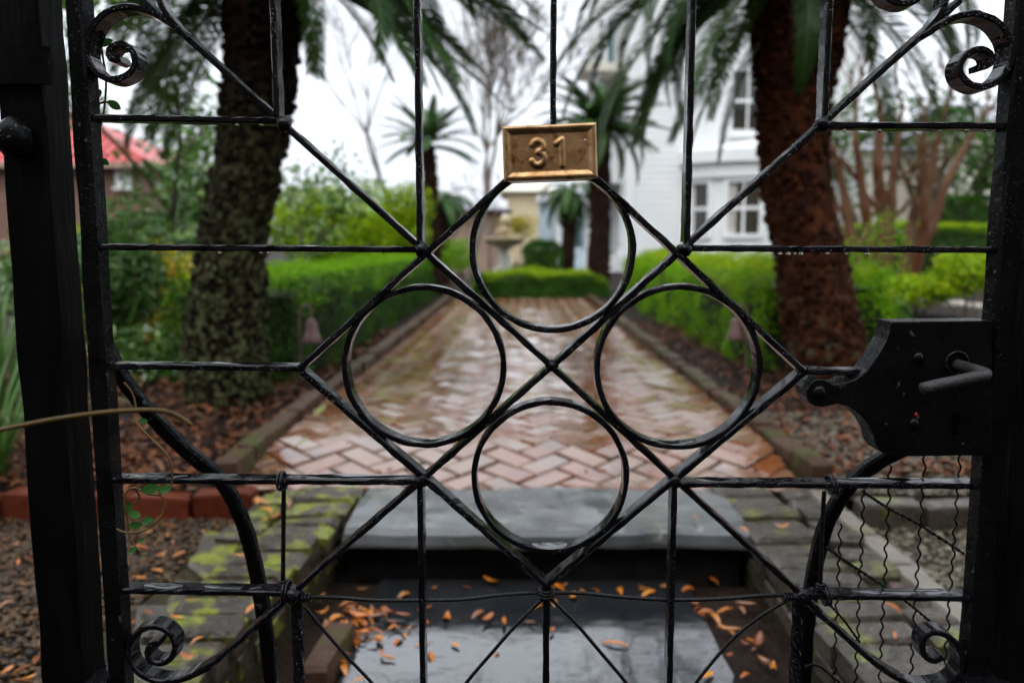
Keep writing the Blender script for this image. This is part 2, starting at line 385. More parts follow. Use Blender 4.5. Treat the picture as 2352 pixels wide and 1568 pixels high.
    def build(s, name, m, parent=None, smooth=False, kind=None):
        off = WL[parent] if parent else Vector((0, 0, 0))
        o = link(name, s.mesh(name, m, off, smooth), parent)
        WL[o] = off
        if kind: o['kind'] = kind
        return o
def np_mesh(name, V, F, m, off=(0, 0, 0), smooth=False, mats=None, midx=None):
    """big mesh from arrays: V (n,3), F (m,k)"""
    V = np.asarray(V, dtype=np.float32) - np.array(off, dtype=np.float32)
    F = np.asarray(F, dtype=np.int32); k = F.shape[1]
    me = bpy.data.meshes.new(name)
    me.vertices.add(len(V)); me.vertices.foreach_set('co', V.ravel())
    me.loops.add(F.size); me.loops.foreach_set('vertex_index', F.ravel())
    me.polygons.add(len(F)); me.polygons.foreach_set('loop_start', np.arange(0, F.size, k, dtype=np.int32))
    for q in (mats or [m]): me.materials.append(MT[q])
    if midx is not None: me.polygons.foreach_set('material_index', np.asarray(midx, dtype=np.int32))
    me.update(calc_edges=True)
    if smooth: me.shade_smooth()
    return me
def np_build(name, V, F, m, parent=None, smooth=False, kind=None, **kw):
    off = WL[parent] if parent else Vector((0, 0, 0))
    o = link(name, np_mesh(name, V, F, m, off, smooth, **kw), parent); WL[o] = off
    if kind: o['kind'] = kind
    return o
def unit(a): return a / (np.linalg.norm(a, axis=1, keepdims=True) + 1e-9)
def leaf_arrays(P, N, L, W, tilt=0.6, fold=0.12, big=False, droop=0.0, r=rng):
    """one small leaf per point: 4-vertex blades, or 6-vertex ones when big"""
    n = len(P)
    N = unit(N + r.normal(0, tilt, (n, 3)))
    T = r.normal(0, 1, (n, 3)); T[:, 2] -= droop
    T = unit(T - N * np.sum(T * N, 1, keepdims=True)); B = np.cross(N, T)
    L = L * r.uniform(0.65, 1.25, (n, 1)); W = W * r.uniform(0.75, 1.2, (n, 1))
    if not big:
        V = np.stack([P, P + T * L * .5 + B * W * .5 + N * L * fold, P + T * L, P + T * L * .5 - B * W * .5 + N * L * fold], 1).reshape(-1, 3)
        F = np.arange(4 * n).reshape(n, 4)
    else:
        V = np.stack([P, P + T * L * .28 + B * W * .45 + N * L * fold, P + T * L * .66 + B * W * .42 + N * L * fold * .8, P + T * L - N * L * fold * .6,
                      P + T * L * .66 - B * W * .42 + N * L * fold * .8, P + T * L * .28 - B * W * .45 + N * L * fold], 1).reshape(-1, 3)
        k = np.arange(n)[:, None] * 6
        F = np.concatenate([k + np.array([[0, 1, 2, 3]]), k + np.array([[0, 3, 4, 5]])], 0)
    return V, F
def smooth_path(pts, per=8, closed=False):
    P = [Vector(p) for p in pts]; n = len(P); out = []
    rngi = range(n) if closed else range(n - 1)
    for i in rngi:
        p0 = P[(i - 1) % n] if closed or i > 0 else P[i] * 2 - P[i + 1]
        p1, p2 = P[i], P[(i + 1) % n]
        p3 = P[(i + 2) % n] if closed or i + 2 < n else P[i + 1] * 2 - P[i]
        for k in range(per):
            t = k / per
            out.append(0.5 * ((2 * p1) + (p2 - p0) * t + (2 * p0 - 5 * p1 + 4 * p2 - p3) * t * t + (3 * p1 - p0 - 3 * p2 + p3) * t ** 3))
    if not closed: out.append(P[-1])
    return out

# ================================================================== LARGE STRUCTURE
PZ = 0.16                                      # garden level; the landing inside the gate is z = 0
XL, XR, Y0, Y1 = -1.0, 1.0, 2.735, 12.3       # brick path
def sheet(name, x0, x1, y0, y1, z, m, kind='structure'):
    o = MB().add([(x0, y0, z), (x1, y0, z), (x1, y1, z), (x0, y1, z)], [(0, 1, 2, 3)]).build(name, m)
    o['kind'] = kind; return o
def relief(name, x0, x1, y0, y1, z, amp, m, step=0.1, edge=0.0, kind='structure'):
    nx, ny = max(2, int((x1 - x0) / step)), max(2, int((y1 - y0) / step))
    v = []
    for j in range(ny + 1):
        for i in range(nx + 1):
            x, y = x0 + (x1 - x0) * i / nx, y0 + (y1 - y0) * j / ny
            v.append((x, y, z + amp * (mn.noise((x * 1.3, y * 1.3, 3.0)) + 0.5 * mn.noise((x * 5, y * 5, 1.0)))))
    f = [(j * (nx + 1) + i, j * (nx + 1) + i + 1, (j + 1) * (nx + 1) + i + 1, (j + 1) * (nx + 1) + i) for j in range(ny) for i in range(nx)]
    o = MB().add(v, f).build(name, m, smooth=True); o['kind'] = kind; return o
sheet('street', -60, 60, -60, 2.75, -0.03, 'darkstone')
sheet('ground', -400, 400, 2.74, 900, 0.125, 'soil')
relief('planting_bed', -7.5, -1.085, 2.60, 14.0, 0.165, 0.02, 'soil')
relief('planting_bed', 1.085, 8.5, 2.58, 14.0, 0.165, 0.02, 'soil')
relief('gravel_bed', -2.6, -0.66, 0.95, 2.80, 0.095, 0.012, 'gravelbed', 0.06)
relief('gravel_bed', 0.80, 2.6, 0.95, 2.80, 0.095, 0.012, 'gravelbed', 0.06)

o = MB().box(-60, 60, 2.84, 2.90, -.06, .122).build('ground_edge', 'soil'); o['kind'] = 'structure'
# ---- steps
def slab(name, x0, x1, y0, y1, z0, z1, m, rad=0.02, wav=0.004):
    nx, ny = 36, 16; v = []; f = []
    prof = [(0.0, z0), (0.0, z1 - rad), (rad * .3, z1 - rad * .3), (rad, z1)]
    rows = [(y0 + a, b) for a, b in prof] + [(y0 + rad + (y1 - y0 - rad) * (j + 1) / ny, z1) for j in range(ny)] + [(y1, z0)]
    for (y, z) in rows:
        for i in range(nx + 1):
            x = x0 + (x1 - x0) * i / nx
            top = 1 if z > z0 + 1e-6 else 0
            v.append((x + (0.006 * mn.noise((y * 7, z * 9, i)) if i in (0, nx) else 0), y + (0.022 * mn.noise((x * 4, z * 3, 2.2)) + .008 * mn.noise((x * 17, z * 9, 1.2))) * (1 if y < y0 + rad + .01 else 0),
                      z + top * wav * (mn.noise((x * 3, y * 3, 5.0)) + .5 * mn.noise((x * 9, y * 9, 2.0)))))
    w = nx + 1
    for j in range(len(rows) - 1):
        for i in range(nx): f.append((j * w + i, j * w + i + 1, (j + 1) * w + i + 1, (j + 1) * w + i))
    f.append(tuple(j * w for j in range(len(rows)))); f.append(tuple(j * w + nx for j in range(len(rows)))[::-1])
    f.append(tuple(range(w))[::-1] + tuple(range((len(rows) - 1) * w, len(rows) * w)))
    o = MB().add(v, f).build(name, m, smooth=False); 
    o['kind'] = 'structure'; return o
slab('stone_step', -0.53, 0.685, 2.285, 2.725, 0.112, PZ, 'stone', 0.038, 0.009)
slab('step_riser', -0.50, 0.66, 2.335, 2.70, -0.02, 0.110, 'darkstone', 0.01)
slab('landing', -0.42, 0.50, 0.9, 2.325, -0.025, 0.0, 'landing', 0.01, 0.0035)
relief('landing_soil', -0.66, 0.70, 0.9, 2.33, -0.018, 0.006, 'soil', 0.05)

# ---- herringbone brick path
def clip(poly, ax, val, keep_gt):
    out = []
    for i in range(len(poly)):
        a, b = poly[i], poly[(i + 1) % len(poly)]
        ia, ib = (a[ax] >= val) == keep_gt, (b[ax] >= val) == keep_gt
        if ia: out.append(a)
        if ia != ib:
            t = (val - a[ax]) / (b[ax] - a[ax])
            out.append((a[0] + (b[0] - a[0]) * t, a[1] + (b[1] - a[1]) * t))
    return out
def area(p): return abs(sum(p[i][0] * p[(i + 1) % len(p)][1] - p[(i + 1) % len(p)][0] * p[i][1] for i in range(len(p)))) / 2
def rise(y):                                    # the paving has settled towards the step and dips away again behind
    t = max(0, min(1, (y - 2.73) / .5)); u = max(0, min(1, (y - 3.4) / 4))
    return .052 * t * t * (3 - 2 * t) - .040 * u * u * (3 - 2 * u)
ys = [Y0 + .05 * i for i in range(30)] + [Y0 + 1.5 + .5 * i for i in range(16)] + [Y1]
path = MB().add([p for y in ys for p in ((XL, y, .146 + rise(y)), (XR, y, .146 + rise(y)))], [(2 * i, 2 * i + 1, 2 * i + 3, 2 * i + 2) for i in range(len(ys) - 1)]).build('brick_path', 'joint')
path['kind'] = 'structure'
W_ = 0.1; G = 0.0058; c45 = math.sqrt(.5)
bricks = []
for a in range(-120, 120):
    for b in range(-40, 40):
        ox, oy = a + 2 * b, a - 2 * b
        cyy = (ox + oy) * c45 * W_
        if not (Y0 - 0.4 < cyy + 3.0 < Y1 + 0.4): continue
        for (x0, y0, x1, y1) in ((0, 0, 2, 1), (0, 1, 1, 3)):
            q = [((ox + x0) * W_ + G, (oy + y0) * W_ + G), ((ox + x1) * W_ - G, (oy + y0) * W_ + G), ((ox + x1) * W_ - G, (oy + y1) * W_ - G), ((ox + x0) * W_ + G, (oy + y1) * W_ - G)]
            q = [((x - y) * c45 + 0.06, (x + y) * c45 + 3.0) for x, y in q]
            for ax, val, gt in ((0, XL, True), (0, XR, False), (1, Y0 + .004, True), (1, Y1, False)):
                if q: q = clip(q, ax, val, gt)
            if len(q) >= 3 and area(q) > 0.0012: bricks.append(q)
def cen(q): return (sum(p[0] for p in q) / len(q), sum(p[1] for p in q) / len(q))
bricks.sort(key=lambda q: cen(q)[1] ** 2 + cen(q)[0] ** 2)
far = MB()
def path_dip(x, y): return 0.008 * mn.noise((x * 1.1, y * 1.1, 8.0))
for i, q in enumerate(bricks):
    c = cen(q); z = PZ - .002 + random.uniform(-.003, .003) + path_dip(*c) + rise(c[1])
    tl = (random.gauss(0, .022), random.gauss(0, .022) + (rise(c[1] + .05) - rise(c[1] - .05)) / .1)
    if i < 300:
        mb = MB().prism([(p[0] - c[0], p[1] - c[1]) for p in q], -0.02, 0, 0.006, 0.0008, tl)
        link('brick', mb.mesh('brick', 'brick'), path, (c[0], c[1], z))
    else:
        far.prism(q, z - .03, z, 0.006, 0.0008, tl)
far.build('brick_paving', 'brick_i', path, kind='stuff')

# ---- raised brick edging along both sides of the path
def brick_mesh(lx, ly, lz, m, ch=0.008, jit=0.003):
    mb = MB().prism([(-lx / 2 + random.uniform(-jit, jit), -ly / 2 + random.uniform(-jit, jit)), (lx / 2 + random.uniform(-jit, jit), -ly / 2 + random.uniform(-jit, jit)),
                     (lx / 2 + random.uniform(-jit, jit), ly / 2 + random.uniform(-jit, jit)), (-lx / 2 + random.uniform(-jit, jit), ly / 2 + random.uniform(-jit, jit))], -lz, 0, ch, jit * .6)
    return mb.mesh('brick', m)
EB = [brick_mesh(0.08, 0.205, 0.16, 'edgebrick') for _ in range(4)]
def edging(x, label, h):
    t = thing('path_edging', label, 'edging', (x, 2.76, 0.12), 'edgings of the brick path')
    k = 0
    y = 2.76
    while y < 12.2:
        o = link('brick', random.choice(EB), t, (random.uniform(-.008, .008), y + .1 - 2.76, h - .12 + random.uniform(-.008, .008)))
        o.rotation_euler = (random.gauss(0, .02), random.gauss(0, .03), random.gauss(0, .02)); y += 0.213
    return t
edging(-1.045, 'mossy brown brick edging along the left side of the herringbone path', 0.25)
edging(1.045, 'mossy brown brick edging along the right side of the herringbone path', 0.24)

# ---- low brick cheek walls either side of the steps
def cheek(name, label, mats, edge, sign, y_from, y_to, second):
    x_c = edge(2.2)
    t = thing(name, label, 'wall', (x_c + sign * .12, 2.2, -0.02), 'brick cheek walls beside the stone step')
    core = MB()
    v = []; f = []
    ys = [y_to + (y_from - y_to) * i / 8 for i in range(9)]
    for y in ys:
        xi = edge(y) + sign * .012; xo = xi + sign * 0.33
        v += [(xi, y, -0.025), (xi, y, 0.118), (xo, y, 0.118), (xo, y, -0.025)]
    for i in range(8):
        for k in range(3): f.append((i * 4 + k, i * 4 + k + 1, (i + 1) * 4 + k + 1, (i + 1) * 4 + k))
    f += [(0, 3, 2, 1), (32, 33, 34, 35)]
    core.add(v, f).build('wall_core', 'joint', t)
    ms = [brick_mesh(0.208, 0.083, 0.06, mats, 0.014, 0.006) for _ in range(5)]
    hs = [brick_mesh(0.105, 0.083, 0.06, mats, 0.013, 0.006) for _ in range(3)]
    y = y_from - .05
    while y > y_to:
        x = edge(y) + sign * 0.105
        z = PZ + .012 + random.uniform(-.016, .008)
        o = link('brick', random.choice(ms), t, (x - WL[t].x + random.uniform(-.012, .012), y - WL[t].y, z - WL[t].z))
        o.rotation_euler = (random.gauss(0, .03), random.gauss(0, .03), random.gauss(0, .03) - sign * .02)
        if second(y):
            o = link('brick', random.choice(hs), t, (x + sign * .172 - WL[t].x, y + random.uniform(-.02, .02) - WL[t].y, z - .006 - WL[t].z))
            o.rotation_euler = (random.gauss(0, .04), random.gauss(0, .04), random.gauss(0, .06))
        # the course below, seen on the face towards the steps
        o = link('brick', random.choice(ms), t, (x - WL[t].x + sign * .004, y + .03 - WL[t].y, z - .075 - WL[t].z))
        o.rotation_euler = (random.gauss(0, .02), random.gauss(0, .02), random.gauss(0, .02))
        y -= 0.099
    return t
cheek('cheek_wall', 'mossy grey brick cheek wall to the left of the stone step', 'greybrick', lambda y: -0.53 - 0.085 * max(0, 2.7 - y), -1, 2.73, 1.35, lambda y: y > 2.2)
cheek('cheek_wall', 'weathered grey brick cheek wall to the right of the stone step', 'greybrick2', lambda y: 0.675 + 0.0 * y, 1, 2.73, 1.35, lambda y: y > 2.05 or y < 1.8)

# pale concrete strip and flagstones on the right, loose stones on the left
mb = MB()
for i in range(5):
    ya, yb = 2.72 - i * .21, 2.72 - (i + 1) * .21 + .006
    mb.prism([(0.985 + .004 * i, yb), (1.05 + .004 * i, yb), (1.05 + .004 * i, ya), (0.985 + .004 * i, ya)], 0.05, 0.165 - .004 * i, 0.008, 0.003)
o = mb.build('concrete_strip', 'concrete'); tag(o, 'pale narrow concrete strip beside the right brick cheek wall', 'kerb')
def flag(name, pts, z, m, label, cat='stone', h=.06):
    P = [at_z(u, v, z) for u, v in pts]
    o = MB().prism([(p.x, p.y) for p in P][::-1], z - h, z, 0.012, 0.003).build(name, m)
    return tag(o, label, cat)
flag('paving_flagstone', [(1985, 1275), (2085, 1268), (2165, 1350), (2050, 1352)], 0.125, 'pinkstone', 'smooth pinkish flagstone behind the crimped wires on the right')
flag('paving_flagstone', [(2060, 1362), (2160, 1358), (2225, 1460), (2120, 1475)], 0.12, 'greybrick2', 'grey flagstone in the gravel behind the lower right scroll')
flag('paving_stone', [(430, 1290), (470, 1215), (560, 1225), (530, 1300), (480, 1330)], 0.14, 'greybrick', 'large mossy angular stone left of the cheek wall, upper of two')
flag('paving_stone', [(375, 1400), (400, 1325), (500, 1335), (520, 1395), (440, 1430)], 0.13, 'greybrick', 'rounded mossy stone left of the cheek wall, lower of two')
flag('paving_stone', [(300, 1460), (310, 1385), (430, 1385), (380, 1455)], 0.125, 'greybrick2', 'flat grey stone beside the left gate stile above the lower scroll')
flag('paving_brick', [(545, 1200), (600, 1135), (640, 1140), (600, 1215)], 0.15, 'greybrick', 'mossy green paver at the far end of the left cheek wall')
o = MB().prism([(-0.50, 1.72), (-0.44, 1.72), (-0.42, 1.95), (-0.485, 1.95)], -0.02, 0.05, 0.008, .003).build('loose_brick', 'edgebrick')
tag(o, 'loose brown brick among fallen leaves left of the landing slab', 'brick')
# raised borders of the beds facing the gate
def border(x0, x1, y, m, label, top, n_lean=.05):
    t = thing('bed_border', label, 'border', ((x0 + x1) / 2, y, 0.08), 'brick borders of the planting beds')
    ms = [brick_mesh(0.2, 0.07, 0.13, m, 0.008, 0.004) for _ in range(4)]
    x = x0
    while x < x1:
        o = link('brick', random.choice(ms), t, (x + .1 - WL[t].x, random.uniform(-.012, .012), top - .08 + random.uniform(-.01, .008)))
        o.rotation_euler = (random.gauss(0, .05), random.gauss(0, .04), random.gauss(0, n_lean)); x += .207
    return t
border(-2.75, -0.98, 2.60, 'redbrick', 'orange red brick border of the left bed, behind the left gate stile', 0.178)
border(1.09, 2.6, 2.52, 'greybrick2', 'grey brick border of the right bed, behind the crimped wires', 0.190)

# ================================================================== BACKGROUND BUILDINGS
def X(u, Y): return at_y(u, 557, Y).x
def Z(v, Y): return at_y(1196, v, Y).z
def window(parent, x0, x1, z0, z1, y, cols=2, rows=2, curtain=0.0, fr=0.09, glass='glass'):
    w = MB()
    for (a, b, c, d) in ((x0 - fr, x0, z0 - fr, z1 + fr), (x1, x1 + fr, z0 - fr, z1 + fr), (x0, x1, z1, z1 + fr), (x0, x1, z0 - fr * 1.3, z0)):
        w.box(a, b, y - .07, y + .05, c, d)
    wo = w.build('window', 'trim', parent)
    m = MB()
    for i in range(1, cols): 
        xx = x0 + (x1 - x0) * i / cols; m.box(xx - .022, xx + .022, y - .025, y + .02, z0, z1)
    for j in range(1, rows):
        zz = z0 + (z1 - z0) * j / rows; k = .04 if j * 2 == rows else .022
        m.box(x0, x1, y - .03, y + .018, zz - k, zz + k)
    m.build('muntin', 'trim', wo)
    for i in range(cols):
        for j in range(rows):
            a = x0 + (x1 - x0) * i / cols + .024; b = x0 + (x1 - x0) * (i + 1) / cols - .024
            c = z0 + (z1 - z0) * j / rows + .042; d = z0 + (z1 - z0) * (j + 1) / rows - .042
            MB().box(a, b, y + .022, y + .03, c, d).build('pane', glass, wo)
    MB().box(x0 - fr * 1.5, x1 + fr * 1.5, y - .13, y + .02, z0 - fr * 2.1, z0 - fr * 1.33).build('sill', 'trim', wo)
    return wo
def siding(mb, x0, x1, y, z0, z1, step=0.16, holes=()):
    """clapboard courses on a wall facing -y, broken where windows are"""
    z = z0
    while z < z1 - 1e-4:
        zt = min(z + step, z1)
        segs = [(x0, x1)]
        for (a, b, c, d) in holes:
            if zt > c and z < d:
                ns = []
                for (p, q) in segs:
                    if a > p: ns.append((p, min(q, a)))
                    if b < q: ns.append((max(p, b), q))
                segs = [s for s in ns if s[1] - s[0] > .01]
        for (p, q) in segs:
            mb.add([(p, y - .018, z), (q, y - .018, z), (q, y, zt), (p, y, zt), (p, y, z), (q, y, z)], [(0, 1, 2, 3), (0, 4, 5, 1)])
        z = zt
HY = 22.0
hx0, hx1 = X(1445, HY), X(1960, HY)
house = thing('white_house', 'white clapboard house with a curved bay window, behind the right palms', 'house', (hx0 + 2, HY + 2, PZ))
mb = MB()
wins = []
ux0, ux1, uz0, uz1 = X(1672, HY), X(1742, HY), Z(300, HY), Z(165, HY)
holes = [(ux0 - .02, ux1 + .02, uz0 - .02, uz1 + .02), (X(1500, HY), X(1570, HY), uz0, uz1)]
siding(mb, hx0, hx1, HY, PZ, 9.6, 0.17, [holes[0]])
mb.box(hx0 + .02, hx1 - .02, HY + .12, HY + 6, PZ, 9.6)
mb.add([(hx0, HY, PZ), (hx0, HY + 6, PZ), (hx0, HY + 6, 9.6), (hx0, HY, 9.6)], [(0, 1, 2, 3)])
mb.build('wall', 'white', house)
MB().box(hx0 - .12, hx0 + .1, HY - .06, HY - .035, PZ, 9.6).build('corner_board', 'trim', house)
MB().box(hx0 - .3, hx1 + .3, HY - .45, HY + 6.3, 9.6, 9.95).build('cornice', 'trim', house)
window(house, ux0, ux1, uz0, uz1, HY + .02, 2, 2, glass='glass')
# rounded bay on the ground floor
bay_c = (X(1735, HY), HY + .35); bay_r = X(1845, HY) - X(1735, HY) + .55
def bay_pt(a, r): return (bay_c[0] + r * math.sin(a), bay_c[1] - r * math.cos(a) * .72)
bz0, bz1 = PZ, Z(405, HY - 1)
wz0, wz1 = Z(537, HY - .9), Z(418, HY - .9)
bay = MB()
NB = 40
angs = [R(-95 + 190 * i / NB) for i in range(NB + 1)]
win_a = []
for u0, u1 in ((1560, 1632), (1668, 1745), (1800, 1880)):
    def ang_of(u):
        best = min(angs, key=lambda a: abs(at_y(u, 480, bay_pt(a, bay_r)[1]).x - bay_pt(a, bay_r)[0]))
        return best
    win_a.append((ang_of(u0), ang_of(u1)))
for i in range(NB):
    a, b = angs[i], angs[i + 1]; mid = (a + b) / 2
    inwin = any(p <= mid <= q for p, q in win_a)
    p, q = bay_pt(a, bay_r), bay_pt(b, bay_r)
    for (c, d) in ([(bz0, wz0), (wz1, bz1)] if inwin else [(bz0, bz1)]):
        bay.add([(p[0], p[1], c), (q[0], q[1], c), (q[0], q[1], d), (p[0], p[1], d)], [(0, 1, 2, 3)])
bay.build('bay_wall', 'trim', house)
for (a0, a1) in win_a:
    w = MB(); m2 = MB(); seg = [a0 + (a1 - a0) * k / 4 for k in range(5)]
    def bbox_arc(mb, a, b, r0, r1, c, d):
        p, q, r_, s_ = bay_pt(a, r0), bay_pt(b, r0), bay_pt(b, r1), bay_pt(a, r1)
        mb.add([(*p, c), (*q, c), (*r_, c), (*s_, c), (*p, d), (*q, d), (*r_, d), (*s_, d)], [(3, 2, 1, 0), (4, 5, 6, 7), (0, 1, 5, 4), (1, 2, 6, 5), (2, 3, 7, 6), (3, 0, 4, 7)])
    da = .03
    bbox_arc(w, a0 - da, a0 + da, bay_r + .07, bay_r - .08, wz0 - .1, wz1 + .12); bbox_arc(w, a1 - da, a1 + da, bay_r + .07, bay_r - .08, wz0 - .1, wz1 + .12)
    for k in range(4):
        bbox_arc(w, seg[k], seg[k + 1], bay_r + .068, bay_r - .08, wz1, wz1 + .11); bbox_arc(w, seg[k], seg[k + 1], bay_r + .10, bay_r - .08, wz0 - .12, wz0)
        zm = (wz0 + wz1) / 2
        bbox_arc(m2, seg[k], seg[k + 1], bay_r - .01, bay_r - .06, zm - .045, zm + .045)
    am = (a0 + a1) / 2
    bbox_arc(m2, am - .018, am + .018, bay_r, bay_r - .06, wz0, wz1)
    wo = w.build('window', 'trim', house); m2.build('muntin', 'trim', wo)
    for (s0, s1) in ((0, 2), (2, 4)):
        for (c, d) in ((wz0, zm), (zm, wz1)):
            g = MB()
            for k in range(s0, s1): bbox_arc(g, seg[k], seg[k + 1], bay_r - .062, bay_r - .075, c, d)
            g.build('pane', 'glass', wo)
    c = MB(); bbox_arc(c, a0 + .03, a0 + .03 + (a1 - a0) * .22, bay_r - .055, bay_r - .06, wz0, wz1); c.build('curtain', 'curtain', wo)
zc0, zc1 = bz1, Z(362, HY - 1)
c1, c2 = MB(), MB()
for i in range(NB):
    bbox_arc(c1, angs[i], angs[i + 1], bay_r + .16, bay_r - .3, zc0, zc1 - .1); bbox_arc(c1, angs[i], angs[i + 1], bay_r + .34, bay_r - .3, zc1 - .1, zc1 + .22)
    p, q = bay_pt(angs[i], bay_r + .3), bay_pt(angs[i + 1], bay_r + .3)
    top = (bay_c[0], HY - .02, zc1 + .62)
    c2.add([(*p, zc1 + .22), (*q, zc1 + .22), top], [(0, 1, 2)])
c1.build('bay_cornice', 'trim', house); c2.build('bay_roof', 'trim', house)
# set-back porch wing on the left of the house
PY = 23.6
px0, px1 = X(1352, PY), hx0 + .02
porch = thing('house_porch', 'white two storey porch with balustrade and shutters, left of the clapboard house', 'porch', ((px0 + px1) / 2, PY, PZ))
zf2 = Z(392, PY)
mb = MB(); siding(mb, px0, px1, PY + 1.3, PZ, 8.5, .17); mb.build('wall', 'white', porch)
MB().box(px0 - .1, px1, PY - .1, PY + 1.3, zf2 - .35, zf2).build('upper_floor', 'trim', porch)
MB().box(px0 - .1, px1, PY - .1, PY + 1.3, PZ, .62).build('lower_floor', 'trim', porch)
MB().box(px0 - .25, px1, PY - .3, PY + 1.3, Z(168, PY), Z(150, PY)).build('cornice', 'palecream', porch)
for u in (1362, 1432):
    x = X(u, PY)
    for (za, zb) in ((.62, zf2 - .35), (zf2, Z(168, PY))): MB().lathe([(.17, 0), (.17, .1), (.12, .16), (.10, (zb - za) - .15), (.16, (zb - za) - .08), (.16, zb - za)], (x, PY + .05, za), 14).build('column', 'trim', porch)
MB().box(px0, px1, PY - .03, PY + .05, zf2 + .78, zf2 + .86).build('handrail', 'trim', porch)
for i in range(10):
    x = px0 + .1 + (px1 - px0 - .1) * i / 9.5; MB().lathe([(.03, 0), (.045, .15), (.022, .4), (.045, .65), (.03, .77)], (x, PY + .01, zf2), 8).build('baluster', 'trim', porch)
for (u0, u1, v0, v1) in ((1396, 1410, 590, 445), (1398, 1412, 130, 20)):
    MB().box(X(u0, PY), X(u1, PY), PY + 1.15, PY + 1.2, Z(v0, PY), Z(v1, PY)).build('shutter', 'shutter', porch)
for (u0, u1, v0, v1) in ((1371, 1394, 585, 450), (1373, 1395, 130, 20)): window(porch, X(u0, PY) + .05, X(u1, PY) - .05, Z(v0, PY) + .1, Z(v1, PY), PY + 1.2, 2, 4)
# low entrance wing with steps
EY = 25.0
ent = thing('entrance_wing', 'low pale blue and white entrance with column and steps, between the middle palms', 'porch', (X(1290, EY), EY, PZ))
MB().box(X(1238, EY), X(1356, EY), EY + .6, EY + 1.2, PZ, Z(462, EY)).build('wall', 'paleblue', ent)
MB().box(X(1234, EY), X(1358, EY), EY + .4, EY + 1.4, Z(462, EY), Z(446, EY)).build('cornice', 'trim', ent)
MB().lathe([(.2, 0), (.2, .15), (.15, .2), (.13, 2.0), (.19, 2.08), (.19, 2.2)], (X(1287, EY), EY + .1, PZ), 14).build('column', 'trim', ent)
MB().box(X(1320, EY), X(1337, EY), EY + .54, EY + .595, Z(562, EY), Z(505, EY)).build('door', 'shutter', ent)
for i in range(4): MB().box(X(1312, EY), X(1350, EY), EY - .9 + i * .3, EY + .3, PZ + i * .17, PZ + (i + 1) * .17 - .004).build('step', 'paleblue', ent)

def hip_house(name, label, x0, x1, y0, y1, z1, zr, wall, roof, inset=None, eave=.35, seams=None):
    t = thing(name, label, 'house', ((x0 + x1) / 2, (y0 + y1) / 2, PZ))
    MB().box(x0, x1, y0, y1, PZ - .05, z1).build('wall', wall, t)
    ins = inset if inset is not None else (y1 - y0) / 2
    a, b, c, d = (x0 - eave, y0 - eave, z1), (x1 + eave, y0 - eave, z1), (x1 + eave, y1 + eave, z1), (x0 - eave, y1 + eave, z1)
    r0, r1 = (x0 + ins, (y0 + y1) / 2, zr), (x1 - ins, (y0 + y1) / 2, zr)
    rf = MB().add([a, b, c, d, r0, r1], [(0, 1, 5, 4), (1, 2, 5), (2, 3, 4, 5), (3, 0, 4), (3, 2, 1, 0)]).build('roof', roof, t)
    if seams:
        s = MB(); n = int((x1 - x0 + 2 * eave) / seams)
        A, B, C_ = Vector(a), Vector(b), Vector(r1)
        for i in range(1, n):
            x = a[0] + (b[0] - a[0]) * i / n
            lim = min(1.0, (b[0] - x) / (ins + eave), (x - a[0]) / (ins + eave))
            yb, zb = a[1] + ((y0 + y1) / 2 - a[1]) * lim, z1 + (zr - z1) * lim
            s.box(x - .02, x + .02, 0, 0, 0, 0)
            k = len(s.v) - 8
            for q, (dx, yy, zz) in enumerate(((-.02, a[1], z1), (.02, a[1], z1), (.02, yb, zb), (-.02, yb, zb))):
                s.v[k + q] = (x + dx, yy, zz + .002); s.v[k + 4 + q] = (x + dx, yy, zz + .05)
        s.build('roof_seam', roof, rf)
        MB().tube([b, r1], .07, 6).build('hip_cap', roof, rf)
        MB().box(a[0], b[0], a[1] - .05, a[1] + .05, z1 - .14, z1 - .003).build('gutter', 'tan', t)
    return t
RY = 20.0
rh = hip_house('brick_house', 'brown brick house with a red metal seamed roof, beyond the left gate stile', X(-260, RY), X(330, RY), RY, RY + 6, Z(374, RY), Z(255, RY + 3), 'housebrick', 'redroof', inset=3.2, seams=.28)
window(rh, X(285, RY), X(302, RY), Z(418, RY), Z(376, RY), RY - .02, 2, 2, glass='curtain')
hip_house('cream_house', 'cream stucco house far behind the fountain', X(1165, 34), X(1262, 34), 34, 40, Z(440, 34), Z(395, 37), 'cream', 'palecream', inset=1.0)
hip_house('tan_building', 'tan brick outbuilding behind the leaning bare tree', X(1012, 24), X(1150, 24), 24, 27, Z(482, 24), Z(462, 25.5), 'tan', 'slate', inset=.6)
hip_house('small_tan_house', 'tiny pale roofed house behind the left bushes', X(770, 36), X(905, 36), 36, 40, Z(505, 36), Z(478, 38), 'cream', 'slate', inset=1.2)
hip_house('pale_house', 'pale cream house with grey roof behind the crape myrtle', X(1985, 27), X(2130, 27), 27, 32, Z(348, 27), Z(295, 29), 'palecream', 'slate', inset=1.6)
nh = hip_house('grey_white_house', 'pale grey stucco house at the right beside the right gate stile', X(2195, 24), X(2420, 24), 24, 30, Z(285, 24), Z(240, 27), 'palecream', 'slate', inset=2)
MB().tube([(X(2248, 24), 23.93, PZ), (X(2248, 24), 23.93, Z(290, 24))], .05, 8).build('downpipe', 'caststem', nh)

